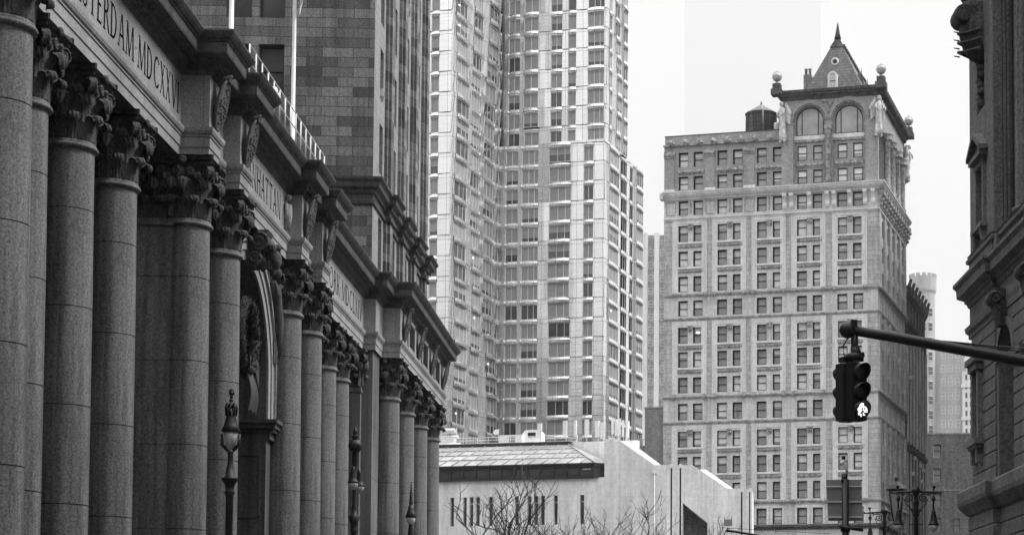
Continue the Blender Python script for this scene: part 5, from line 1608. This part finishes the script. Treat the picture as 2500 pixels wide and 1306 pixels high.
for k in range(6): m.tube([(-5.4 + k * .75, 10.4, 26.1), (-4.9 + k * .75, 10.4, 27.3)], .02, 4)
o = m.build('lattice_rack'); o.location = (-6.30, 190, 0); o.rotation_euler = (0, 0, CA); tag(o, 'low metal lattice frame between the antenna panels on the parapet', 'frame')
t = thing('satellite_dish', 'small round white dish on a mast above the white shelter', 'satellite dish', ploc(-15.4, 10.0, 26.0), CA)
m = MB(); m.mat(M_wmetal); m.tube([(0, 0, 0), (0, 0, 1.9)], .04, 5); m.build('mast', t)
m = MB(); m.mat(M_white); m.T = Matrix.Translation((-.25, -.1, 1.55)) @ Matrix.Rotation(R(75), 4, 'X'); m.lathe([(.32, 0), (.24, -.08), (.1, -.13), (.01, -.14)], n=14); m.build('dish', t)
t = thing('rooftop_ducts', 'cluster of pale ducts and pipes at the far left of the low roof', 'ducts', ploc(-21.5, 10.5, 26.0), CA)
m = MB(); m.mat(M_wmetal); m.tube([(-2.5, 0, 1.9), (.8, 0, 1.9)], .28, 10); m.tube([(-2.5, 0, 1.2), (1.2, 0, 1.2)], .2, 8); m.build('duct', t)
m = MB(); m.mat(M_white); m.box(-1.5, .8, -.4, .5, .6, 1.1); m.tube([(-2.5, -.3, .35), (1.6, -.3, .35)], .14, 8); m.build('unit', t)
m = MB(); m.mat(M_wmetal); 
for k in range(6): m.tube([(-2 + k * .6, 0, 0), (-2 + k * .6, 0, 2.2)], .035, 4)
m.build('frame', t)
t = thing('louvred_vent', 'slanted white vent housing with dark louvre between shelter and antennas', 'vent', ploc(-12.0, 11.6, 26.0), CA)
m = MB(); m.mat(M_white); m.prism([(-1.5, 0), (1.0, 0), (1.0, 1.5), (.6, 1.9), (-.9, 1.9), (-1.5, 1.2)], 0, 1); b = m.build('housing', t)
m = MB(); m.mat(M_black); m.box(-.6, .3, -.04, 0, 1.1, 1.6); m.build('louvre', b)

# ================================================================== OTHER BUILDINGS
def simple_windows(m, T, xs, zs, w_, h, mf=M_frame, mp=M_paned, arch=False):
    s = m.T; m.T = T
    for x in xs:
        for z in zs:
            m.mat(mf); m.box(x, x + w_, -.02, .12, z, z + .1); m.box(x, x + .1, -.02, .12, z, z + h); m.box(x + w_ - .1, x + w_, -.02, .12, z, z + h); m.box(x, x + w_, -.02, .12, z + h - .1, z + h); m.box(x, x + w_, 0, .1, z + h / 2 - .05, z + h / 2 + .05)
            m.mat(mp); m.quad((x, .08, z), (x + w_, .08, z), (x + w_, .08, z + h), (x, .08, z + h))
    m.T = s
# dark neighbour behind the office tower
po = thing('dark_brick_block', 'sooty dark building with jagged roof cresting, right behind the pale office tower', 'building', (28.71, 250, 0), CA)
m = MB(); m.T = sT; m.mat(M_pott)
PY0, PY1 = 25.2, 44.7
pb_ = [(PY0 + .9 + k * 3.15) for k in range(6)]
prow = [3 + k * 3.55 for k in range(14)] + [54.2]
m.holes(PY0, PY1, 0, 57.6, [(a, a + 1.5, z, z + 2.5) for a in pb_ for z in prow], .5); m.build('street_wall', po)
m = MB(); m.mat(M_pott); m.box(-30, -.6, PY0, PY1, 0, 57.4); m.build('core_wall', po)
for a in pb_:
    for z in prow[8:]:
        m = MB(); m.mat(M_frame); m.T = sT @ Tm(a, .3, z); m.box(0, .12, 0, .1, 0, 2.5); m.box(1.38, 1.5, 0, .1, 0, 2.5); m.box(0, 1.5, 0, .1, 1.2, 1.32); wn = m.build('window', po)
        m = MB(); m.mat(M_paned); m.T = sT @ Tm(a, .3, z); m.quad((0, .06, 0), (1.5, .06, 0), (1.5, .06, 2.5), (0, .06, 2.5)); m.build('pane', wn)
m = MB(); m.mat(M_nasb); m.T = sT
for k in range(7):
    y = PY0 + .05 + k * 3.15
    m.box(y, y + .6, -.3, 0, 35.5, 51.8); m.box(y, y + .6, -.2, 0, 10, 34)
m.build('pier_strips', po)
m = MB(); m.mat(M_eave)
sweep(m, [(-.4, PY0 - .02), (0, PY0 - .02), (0, PY1)], [(0.02, 51.8), (.2, 52.0), (.25, 52.6), (.6, 52.9), (.7, 53.4), (0, 53.7)])
sweep(m, [(-.4, PY0 - .02), (0, PY0 - .02), (0, PY1)], [(0.02, 34.2), (.3, 34.5), (.4, 35.0), (0, 35.3)])
sweep(m, [(-.4, PY0 - .02), (0, PY0 - .02), (0, PY1)], [(0.02, 57.0), (.2, 57.3), (.4, 57.9), (0, 58.1)])
m.build('cornice', po)
m = MB(); m.mat(M_eave)
for k in range(7):
    y = PY0 + .3 + k * 3.15
    m.prism([(-.3, 57.6), (.3, 57.9), (.9, 59.9), (.6, 60.0), (.2, 59.0), (-.6, 58.7)], y - .3, y + .3)
    m.prism([(-.3, 57.6), (.2, 57.9), (.5, 59.2), (-.5, 58.7)], y + 1.2, y + 1.7)
m.build('cresting', po)
for k, (y, z) in enumerate(((28.0, 45.3), (31.5, 33.5), (30.2, 31.0), (37.5, 33), (40.5, 32.6), (38.5, 30.6))):
    m = MB(); m.mat(M_wmetal); m.T = sT @ Tm(y, -.45, z); m.box(0, .75, 0, .5, 0, .5); m.mat(M_iron); m.box(.1, .65, -.02, 0, .08, .42); m.build('window_air_conditioner', po)
# crenellated corner tower block, far right
cr_ = thing('crenellated_tower_block', 'hazy tall block with a round crenellated corner tower, far off between the buildings', 'building', (125.6, 900, -1.7), R(-16))
cr_.scale = (2, 2, 2)
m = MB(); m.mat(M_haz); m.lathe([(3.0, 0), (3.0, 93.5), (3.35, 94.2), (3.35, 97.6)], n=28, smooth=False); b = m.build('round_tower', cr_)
m = MB(); m.mat(M_haz)
for k in range(14):
    a = k * 2 * math.pi / 14; m.T = Matrix.Rotation(a, 4, 'Z'); m.box(3.0, 3.4, -.45, .45, 97.6, 98.3)
m.T = None; m.build('battlements', b)
m = MB()
for k in range(17):
    z = 30 + k * 3.6
    for a in (-150, -115, -80, -45):
        s = Matrix.Rotation(R(a + 90), 4, 'Z') @ Tm(-.55, -3.02, z); m.T = s; m.mat(M_paned); m.box(0, 1.1, -.02, .02, 0, 2.0); m.mat(M_framew); m.box(-.08, 1.18, -.06, .0, 2.0, 2.15); m.box(-.08, 1.18, -.06, 0, -.12, 0); m.box(0, 1.1, -.04, 0, .95, 1.02)
m.T = None; m.build('tower_windows', b)
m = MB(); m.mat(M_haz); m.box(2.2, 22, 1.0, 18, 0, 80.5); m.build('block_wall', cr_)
m = MB(); simple_windows(m, Tm(0, .95, 0), [4.2 + k * 1.75 for k in range(9)], [30 + 3.4 * k for k in range(15)], 1.15, 1.9, M_framew, M_paned); m.build('block_windows', cr_)
hz = thing('slender_white_tower', 'thin white ornate tower behind, seen just left of the rusticated granite building', 'building', (144.4, 892, -1.7), R(-16))
hz.scale = (2, 2, 2)
m = MB(); m.mat(M_nasm); m.box(-.4, 2.6, 0, 3, 0, 74)
for z in (40, 52, 62, 70): m.box(-.7, 2.9, -.3, 3.3, z, z + .8)
m.lathe([(1.3, 74), (1.3, 77), (.9, 78), (.3, 81), (.05, 83)], (1, 1.5, 0), 10); m.build('shaft', hz)
m = MB(); m.mat(M_paned)
for k in range(20): m.box(.3, .8, -.04, 0, 30 + 2.2 * k, 31.3 + 2.2 * k); m.box(1.4, 1.9, -.04, 0, 30 + 2.2 * k, 31.3 + 2.2 * k)
m.build('windows', hz)
# brick block low right
bk = thing('dark_brick_building', 'plain grey brick building with arched windows behind the twin street lamps', 'building', (46.0, 330, 0), R(-3.5))
cw = [(-1.2, .25), (1.75, 1.35), (1.75 + 5.0, 1.3)]
hb = []
for z in (39.4, 35.1, 30.6, 26.2, 22, 17.6):
    hb.append((1.75, 3.15, z, z + 2.5)); hb.append((-1.0, .35, z, z + 2.5))
hb += [(5.3, 6.5, 26.2, 28.6), (5.3, 6.5, 17.6, 20)]
m = MB(); m.mat(M_brick2 if False else M_brick); m.holes(-3, 14, 0, 43.7, hb, .35); m.box(-3, 14, .5, 14, 0, 43.6); m.mat(M_nasb); m.box(-3, 14, -.08, 0, 33.6, 33.8); m.box(-3, 14, -.1, .3, 43.7, 44.0); m.build('brick_wall', bk)
for (a, b, c, d) in hb:
    m = MB(); m.T = Tm(a, .22, c); w_ = b - a; m.mat(M_framew if c > 34 else M_frame); m.box(0, .12, 0, .1, 0, d - c); m.mat(M_frame); m.box(w_ - .1, w_, 0, .1, 0, d - c); m.box(0, w_, 0, .1, (d - c) / 2, (d - c) / 2 + .08); m.box(0, w_, 0, .1, d - c - .1, d - c)
    wn = m.build('window', bk)
    m = MB(); m.T = Tm(a, .22, c); m.mat(M_pane); m.quad((0, .06, 0), (w_, .06, 0), (w_, .06, d - c), (0, .06, d - c)); m.build('pane', wn)
# low brick side building beside the office tower
lo = thing('narrow_brick_annex', 'narrow brick annex with pipes, squeezed between steel tower and pale office tower', 'building', (28.71, 250, 0), CA)
m = MB(); m.mat(M_brick2); m.box(-33.2, -30.36, .6, 14, 0, 38.1); m.box(-36.5, -33.2, 1.5, 14, 0, 33.0); m.build('brick_wall', lo)
m = MB(); m.mat(M_gmetal); m.box(-33.3, -30.3, .5, 14, 38.1, 38.3)
for k in range(5): m.tube([(-34.9 + k * .28, 1.35, 20), (-34.9 + k * .28, 1.35, 33.6), (-34.9 + k * .28, 2.2, 34.0)], .07, 5)
m.build('flue_pipes', lo)
# office slab in the mist
of = thing('striped_office_slab', 'tall misty office slab with white piers and stacked windows beside the steel tower', 'building', (-16.0, 1000, -1.7), R(-3.46))
of.scale = (2, 2, 2)
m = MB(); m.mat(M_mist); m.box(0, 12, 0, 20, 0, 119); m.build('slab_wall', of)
for (a, b) in ((1.55, 2.85), (4.6, 5.95), (7.9, 9.2)):
    m = MB(); m.mat(M_nasm); m.box(a, b, -.6, 0, 0, 119.5); m.build('pier', of)
for (a, w_) in ((.15, 1.2), (3.05, 1.35), (6.15, 1.5)):
    m = MB()
    simple_windows(m, Tm(0, -.06, 0), [a], [50 + k * 3.52 for k in range(19)], w_, 1.75, M_framew, M_paned); m.build('window_strip', of)
ft = thing('misty_skyscraper', 'very faint skyscraper dissolving in the mist above the water tank', 'building', (46, 5000, 0), R(-3.46))
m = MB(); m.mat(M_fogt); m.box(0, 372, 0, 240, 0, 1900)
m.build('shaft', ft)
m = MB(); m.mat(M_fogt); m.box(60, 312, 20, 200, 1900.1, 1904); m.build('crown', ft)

# ================================================================== TRAFFIC SIGNAL
ts = thing('traffic_signal', 'black traffic signal with three lenses, the lowest lit, hanging from a long street arm', 'traffic light', (9.9, 29.2, .13))
def W_(p): return (p[0] - 9.9, p[1] - 29.2, p[2] - .13)
m = MB(); m.mat(M_black)
m.tube([W_((3.0, 30, 7.22)), W_((3.6, 29.96, 7.12)), W_((5.9, 29.75, 6.68)), W_((9.9, 29.2, 5.9))], [.082, .085, .1, .13], 14)
m.ball(W_((2.95, 30, 7.22)), .14, 8)
m.box(*(lambda a, b: (a[0], b[0], a[1], b[1], a[2], b[2]))(W_((3.0, 29.93, 7.25)), W_((3.1, 30.07, 7.38))))
m.build('mast_arm', ts)
m = MB(); m.mat(M_black); m.tube([(0, 0, 0), (0, 0, 7)], .15, 14); m.lathe([(.35, 0), (.35, .5), (.2, .8)], n=14); m.build('pole', ts)
m = MB(); m.mat(M_black)
for dz in (.2, .33): m.tube([W_((4.5, 29.86, 6.93 + .1)), W_((5.9, 29.7, 6.75 + dz * .4)), W_((9.9, 29.2, 6.5 + dz))], .012, 5)
m.tube([W_((4.42, 29.86, 6.9)), W_((4.5, 29.86, 7.02)), W_((4.6, 29.86, 6.87))], .03, 5); m.build('stay_cable', ts)
hx, hy = 3.06, 30.0
m = MB(); m.mat(M_black); m.T = Matrix.Translation(W_((hx, hy, 0)))
m.tube([(0, 0, 7.2), (0, 0, 6.75)], .06, 10); m.tube([(0, 0, 6.95), (.02, 0, 6.85), (0, 0, 6.75)], [.07, .09, .07], 10)
m.tube([(-.1, -.02, 7.1), (-.19, -.04, 6.95), (-.18, -.05, 6.8), (-.05, -.08, 6.7), (.08, -.05, 6.76), (.1, 0, 6.86)], .013, 6)
m.lathe([(.1, 6.72), (.15, 6.74), (.15, 6.8), (.08, 6.86)], n=12); m.tube([(-.12, 0, 6.78), (.16, 0, 6.82)], .045, 8)
m.build('hanger', ts)
def head(rz, offx, offy, litlow, name):
    m = MB(); m.mat(M_black)
    m.T = Matrix.Translation(W_((hx + offx, hy + offy, 0))) @ Matrix.Rotation(rz, 4, 'Z')
    for k in range(3):
        z = 6.51 - k * .31
        i0 = len(m.v)
        m.box(-.15, .15, -.09, .09, z - .156, z + .156)
        m.box(-.14, .14, -.11, -.09, z - .15, z + .15)
    m.box(-.1, .1, -.08, .08, 6.7, 6.78); m.box(-.1, .1, -.08, .08, 5.72, 5.78)
    h = m.build('signal_head', ts)
    for k in range(3):
        z = 6.51 - k * .31
        T = Matrix.Translation(W_((hx + offx, hy + offy, z))) @ Matrix.Rotation(rz, 4, 'Z') @ Matrix.Translation((0, -.11, 0))
        v = MB(); v.mat(M_black); v.T = T
        n = 22
        def ring(r, yf, y0): return [(r * math.cos(a), -(y0 + yf * max(0, (1 + math.sin(a)) / 2)), r * math.sin(a)) for a in [R(-65) + (R(310)) * q / n for q in range(n + 1)]]
        a_ = v.pts(ring(.140, 0, 0)); b_ = v.pts(ring(.140, .13, .03)); c_ = v.pts(ring(.133, .13, .03)); d_ = v.pts(ring(.133, 0, 0))
        for (p, q2) in ((a_, b_), (b_, c_), (c_, d_)):
            for q in range(n): v.face([p + q, p + q + 1, q2 + q + 1, q2 + q], True)
        v.build('visor', h)
        l = MB(); l.mat(M_black if not (litlow and k == 2) else M_iron); l.T = T @ Matrix.Rotation(R(90), 4, 'X')
        l.lathe([(.14, .0), (.12, .02), (.06, .035), (.005, .04)], n=20); ln = l.build('lens', h)
        if litlow and k == 2:
            e = MB(); e.mat(M_led); e.T = T
            r2 = random.Random(4)
            for q in range(9):
                for p in range(9):
                    x, zz = (q - 4) * .024 + .004 * r2.random(), (p - 4) * .026
                    if x * x + zz * zz > .0115 or (abs(q - 4) < 1 and p < 5) or (q < 2 and p > 5) or r2.random() < .1: continue
                    e.box(x - .008, x + .008, -.052, -.042, zz - .008, zz + .008)
            e.build('led_cluster', ln)
head(R(33), .02, -.02, True, 'a'); head(R(-158), -.13, .08, False, 'b')

# sign and camera pole
sp_ = thing('sign_post', 'dark post carrying a grey sign panel seen from behind and a small white camera', 'sign post', (3.97, 41, .13))
m = MB(); m.mat(M_black); m.tube([(0, 0, 0), (0, 0, 5.78)], .078, 12); m.tube([(-.02, 0, 5.7), (-.02, 0, 5.9)], .07, 10); m.build('post', sp_)
m = MB(); m.mat(M_sign); m.T = Matrix.Translation((0, -.10 + .22, 0)) @ Matrix.Rotation(R(-6), 4, 'Z')
m.prism([(-.42, 5.78), (.36, 5.78), (.40, 4.86), (-.37, 4.86)], 0, .02); b = m.build('sign_panel', sp_)
m = MB(); m.mat(M_wmetal); m.T = Matrix.Translation((0, .11, 0)) @ Matrix.Rotation(R(-6), 4, 'Z')
for z in (5.61, 5.27, 4.93): m.box(-.40, .38, -.03, 0, z, z + .03)
m.build('rail', b)
m = MB(); m.mat(M_black); m.tube([(-.14, -.1, 4.72), (.38, -.14, 4.64)], .04, 8); m.tube([(-.1, 0, 4.7), (.1, 0, 4.68)], .09, 8); m.build('cross_arm', sp_)
m = MB(); m.mat(M_white); m.tube([(.05, 0, 5.9), (.0, 0, 6.1), (-.04, 0, 6.22)], .03, 7); m.tube([(-.11, -.05, 6.1), (-.03, 0, 6.2)], [.05, .035], 7); m.mat(M_black); m.box(-.08, -.0, -.04, .04, 6.22, 6.29); m.build('camera', sp_)

# small sensor on a mast arm further down the street
se = thing('mast_arm_sensor', 'small grey box with thin aerials on a dark street arm, far down the street', 'sensor', (8.9, 100, .13))
def S_(x, z): return (x - 8.9, 0, z - .13)
m = MB(); m.mat(M_black); m.tube([(0, 0, 0), (0, 0, 7.8)], .12, 8); m.tube([S_(3.2, 9.15), S_(3.7, 9.1), S_(5.2, 8.85), S_(8.9, 7.7)], .07, 7); m.tube([S_(3.0, 9.3), S_(8.9, 9.0)], .012, 4); m.tube([S_(3.35, 9.3), S_(3.1, 8.9)], .03, 5); m.build('mast_arm', se)
m = MB(); m.mat(M_gmetal); m.box(3.12 - 8.9, 3.55 - 8.9, -.12, .12, 9.28, 9.62); m.build('box', se)
m = MB(); m.mat(M_iron)
for x in (3.15, 3.52): m.tube([S_(x, 9.55), S_(x, 9.9)], .015, 4)
m.tube([S_(3.25, 9.62), S_(3.25, 9.75)], .03, 5); m.build('aerial', se)

# ================================================================== STREET LAMPS
def lantern(m, mg, x, y, z, s=1.0):
    """bell-shaped cast-iron luminaire hanging at z with its glass bowl"""
    m.mat(M_iron)
    m.lathe([(.03, .62), (.05, .6), (.09, .5), (.085, .46), (.12, .36), (.13, .2), (.16, .1), (.21, .04), (.215, 0), (.2, -.02)], (x, y, z), 14)
    mg.mat(M_bulb)
    mg.lathe([(.19, -.02), (.18, -.1), (.14, -.19), (.07, -.26), (.01, -.28)], (x, y, z), 14)
def twin_lamp(x, y, top, lab, rz=0):
    t = thing('twin_street_lamp', lab, 'street lamp', (x, y, .13), rz, 'ornate twin street lamps on the right')
    H = top - .13
    m = MB(); m.mat(M_iron)
    m.lathe([(.3, 0), (.3, .3), (.2, .5), (.22, 1.2), (.12, 1.5), (.1, 3.5), (.085, H - .8), (.12, H - .7), (.08, H - .6), (.09, H - .4), (.17, H - .22), (.14, H - .1), (.05, H), (.02, H + .08)], n=14)
    m.lathe([(.15, H - .28), (.19, H - .2), (.12, H - .06)], n=12)
    m.box(-.28, .28, -.03, .03, H - 1.55, H - 1.52); m.build('post', t)
    m = MB(); m.mat(M_iron)
    m.tube([(-.98, 0, H - .3), (-.7, 0, H - .27), (-.2, 0, H - .24), (0, 0, H - .2), (.2, 0, H - .24), (.7, 0, H - .27), (.98, 0, H - .25)], [.02, .045, .05, .05, .05, .045, .02], 7)
    for sg in (-1, 1):
        m.ball((sg * .98, 0, H - .27), .05, 6)
        P = [(sg * (.3 + math.cos(a) * .17 * (1 - q / 30)), 0, H - .5 + math.sin(a) * .17 * (1 - q / 30)) for q, a in ((q, 1.6 + q * .42) for q in range(26))]
        m.tube([(sg * .6, 0, H - .3), (sg * .5, 0, H - .36)] + P, [.03] * 2 + [.028] * 26, 6)
        m.tube([(sg * .47, 0, H - .52), (sg * .38, 0, H - .75), (sg * .2, 0, H - .9), (sg * .08, 0, H - 1.2)], .022, 6)
        m.tube([(sg * (.13 + math.cos(a) * .08 * (1 - q / 24)), 0, H - 1.0 + math.sin(a) * .08 * (1 - q / 24)) for q, a in ((q, q * .5) for q in range(18))], .018, 5)
        m.tube([(sg * .55, .0, H - .42), (sg * .62, 0, H - .35), (sg * .66, 0, H - .42)], .015, 5)
        m.tube([(sg * .7, 0, H - .12), (sg * .7, 0, H - 1.0)], .035, 7); m.ball((sg * .7, 0, H - .52), .085, 7, 1.3); m.lathe([(.02, H - .15), (.08, H - .02), (.08, H - .01)], (sg * .72, 0, 0), 8)
    m.build('scroll_arm', t)
    for sg in (-1, 1):
        m = MB(); g = MB(); lantern(m, g, sg * .7, 0, H - 1.55)
        l = m.build('lantern', t); g.build('glass_bowl', l)
twin_lamp(9.87, 73, 8.95, 'nearer ornate iron twin street lamp with scrolls and two hanging lanterns')
twin_lamp(10.4, 88, 9.40, 'lower, farther ornate iron twin lamp, half hidden behind the nearer one')
t = thing('old_lantern', 'tapering dark glass lantern behind the nearer twin lamp post', 'lantern', (9.85, 79, .13))
m = MB(); m.mat(M_iron); m.lathe([(.16, 0), (.1, 1), (.07, 7.2), (.12, 7.9)], n=10); m.build('post', t)
m = MB(); m.mat(M_iron)
for a in range(4):
    c, s = math.cos(a * math.pi / 2 + .6), math.sin(a * math.pi / 2 + .6); m.tube([(.2 * c, .2 * s, 7.9), (.42 * c, .42 * s, 9.2)], .03, 5)
m.lathe([(.45, 9.2), (.48, 9.25), (.3, 9.45), (.1, 9.6), (.08, 9.75)], n=8, smooth=False)
h_ = m.build('lantern_frame', t)
m = MB(); m.mat(M_pane); m.lathe([(.18, 7.92), (.4, 9.18)], n=4, smooth=False, a0=.6, a1=.6 + 2 * math.pi); m.build('glass', h_)

def post_lamp(x, y, top, lab, style):
    t = thing('street_lamp', lab, 'street lamp', (x, y, .13), 0)
    H = top - .13
    m = MB(); m.mat(M_iron)
    g = MB()
    if style == 0:       # lantern cage with open crown finial, seen end on
        m.lathe([(.28, 0), (.28, .4), (.17, .8), (.12, 1.4), (.095, 3.6), (.10, H - 2.9), (.15, H - 2.8), (.11, H - 2.74), (.13, H - 2.6), (.22, H - 2.46), (.24, H - 2.42), (.13, H - 2.38), (.10, H - 2.1), (.075, H - 2.05), (.07, H - 1.75), (.1, H - 1.66)], n=12)
        m.build('post', t)
        m = MB(); m.mat(M_iron)
        for sg in (-1, 1): m.tube([(sg * .07, 0, H - 1.66), (sg * .22, 0, H - 1.5), (sg * .235, 0, H - 1.2)], [.05, .055, .03], 6)
        m.lathe([(.23, H - 1.16), (.26, H - 1.12), (.2, H - 1.0), (.13, H - .75), (.12, H - .6)], n=12)
        for k in range(8):
            a = k * math.pi / 4; m.tube([(.13 * math.cos(a), .13 * math.sin(a), H - .72), (.16 * math.cos(a), .16 * math.sin(a), H - .5), (.1 * math.cos(a + .5), .1 * math.sin(a + .5), H - .36)], .025, 5)
        for z, r in ((.42, .13), (.3, .08), (.2, .07), (.1, .09), (.02, .06)): m.ball((0, 0, H - z), r * .75, 6, 1.1)
        m.tube([(-.04, 0, H - .15), (-.05, 0, H + .0)], .03, 5); m.tube([(.05, 0, H - .15), (.04, 0, H + .02)], .03, 5)
        l = m.build('lantern', t)
        g.mat(M_bulb); g.lathe([(.19, H - 1.16), (.17, H - 1.35), (.1, H - 1.62)], n=14); g.build('glass_bowl', l)
    elif style == 1:     # spear and ball finial, bell lantern below
        m.lathe([(.28, 0), (.28, .4), (.17, .8), (.12, 1.4), (.1, 3.6), (.105, H - 4.1), (.15, H - 4.0), (.11, H - 3.95), (.14, H - 3.75), (.24, H - 3.45), (.1, H - 3.4), (.12, H - 3.15), (.07, H - 3.0), (.07, H - 1.6), (.12, H - 1.4), (.11, H - 1.0), (.14, H - .93)], n=12)
        m.build('post', t)
        m = MB(); m.mat(M_iron)
        m.ball((0, 0, H - .75), .27, 9); m.lathe([(.12, H - .52), (.08, H - .45), (.16, H - .38), (.04, H - .34), (.1, H - .25), (.06, H - .12), (.005, H)], n=10); m.build('ball_finial', t)
        m = MB(); m.mat(M_iron); lantern(m, g, -.04, -.12, H - 2.18, 1); T0 = None
        m.tube([(.0, 0, H - 1.55), (-.04, -.12, H - 1.6)], .05, 6)
        l = m.build('lantern', t); g.build('glass_bowl', l)
        m = MB(); g2 = MB(); lantern(m, g2, .10, .5, H - 2.25); l2 = m.build('lantern', t); g2.build('glass_bowl', l2)
    else:
        m.lathe([(.28, 0), (.28, .4), (.17, .8), (.12, 1.4), (.11, H - 2.9), (.14, H - 2.5), (.10, H - 2.0), (.12, H - 1.7)], n=12)
        m.build('post', t)
        m = MB(); m.mat(M_iron)
        for k in range(9): m.ball((0, 0, H - .05 - k * .12), .035 + .008 * k, 5, 1.3)
        m.lathe([(.1, H - 1.1), (.14, H - 1.3), (.2, H - 1.5), (.27, H - 1.68), (.2, H - 1.72)], n=12); l = m.build('lantern', t)
        g.mat(M_bulb); g.lathe([(.22, H - 1.7), (.2, H - 1.85), (.12, H - 2.0), (.03, H - 2.05)], n=12); g.build('glass_bowl', l)
post_lamp(-11.78, 51, 9.27, 'nearest left street lamp with open lantern cage and crown finial, before the arch column', 0)
post_lamp(-11.92, 72, 11.0, 'left street lamp topped by a ball and spear above a bell lantern', 1)
post_lamp(-11.94, 88, 10.5, 'smallest left street lamp with a beaded spike, before the far columns', 2)

# ================================================================== BARE TREES
def bare_tree(x, y, h, seed, lab, lean=(0, 0), spread=1.0):
    rg = random.Random(seed)
    t = thing('bare_tree', lab, 'tree', (x, y, 0), 0, 'bare winter trees before the concrete building')
    tr = MB(); tr.mat(M_bark); cr = MB(); cr.mat(M_bark)
    def branch(p, d, L, r, lv):
        n = 4 if lv < 3 else 3
        P = [p]; q = p; dd = d.copy()
        for k in range(n):
            dd = (dd + Vector((rg.gauss(0, .16), rg.gauss(0, .16), rg.gauss(.05, .1)))).normalized()
            q = q + dd * L / n; P.append(q)
        (tr if lv == 0 else cr).tube(P, [max(.017, r * (1 - .45 * k / n)) for k in range(n + 1)], 7 if lv == 0 else (4 if lv < 3 else 3), cap=False)
        if lv >= 5: return
        nb = 3 if lv < 5 else 2
        for k in range(nb + (1 if lv == 0 else 0)):
            st = P[-1] if k == 0 else P[rg.randint(max(1, n - 2), n)]
            if lv > 0 and k: st = P[rg.randint(1, n)]
            a = rg.random() * 6.283; s = rg.uniform(.45, .95) * spread
            nd = (dd + Vector((math.cos(a) * s, math.sin(a) * s, rg.uniform(-.05, .35)))).normalized()
            branch(st, nd, L * rg.uniform(.58, .78), r * .58, lv + 1)
    branch(Vector((0, 0, 0)), Vector((lean[0], lean[1], 1)).normalized(), h * .36, h * .017, 0)
    tr.build('trunk', t); cr.build('crown', t)
bare_tree(-19.3, 158, 24, 3, 'large bare tree with spreading branches close to the far columns', (.16, 0), 1.15)
bare_tree(-9.5, 162, 17.5, 8, 'bare tree in front of the slit windows, right of the large one')
bare_tree(-4.9, 165, 17, 12, 'bare tree before the right end of the slit-window wall')
bare_tree(-.6, 168, 16.8, 17, 'small bare tree before the corner of the concrete building')
bare_tree(2.6, 166, 16, 23, 'bare tree before the plain concrete panels')
bare_tree(7.2, 168, 17, 29, 'bare tree before the dark triangular recess')
# ================================================================== HAZE
m = MB()
hm, hnt, hb_ = newmat('haze_air')
hnt.nodes.remove(hb_)
pv = hnt.nodes.new('ShaderNodeVolumePrincipled')
pv.inputs['Color'].default_value = g3(1.0)
pv.inputs['Density'].default_value = 0.00006
pv.inputs['Anisotropy'].default_value = 0.0
hnt.links.new(pv.outputs[0], hnt.nodes['Material Output'].inputs['Volume'])
m.mat(hm); m.box(-2500, 2500, -200, 5300, -1.2, 1905)
o = m.build('haze'); o['kind'] = 'stuff'
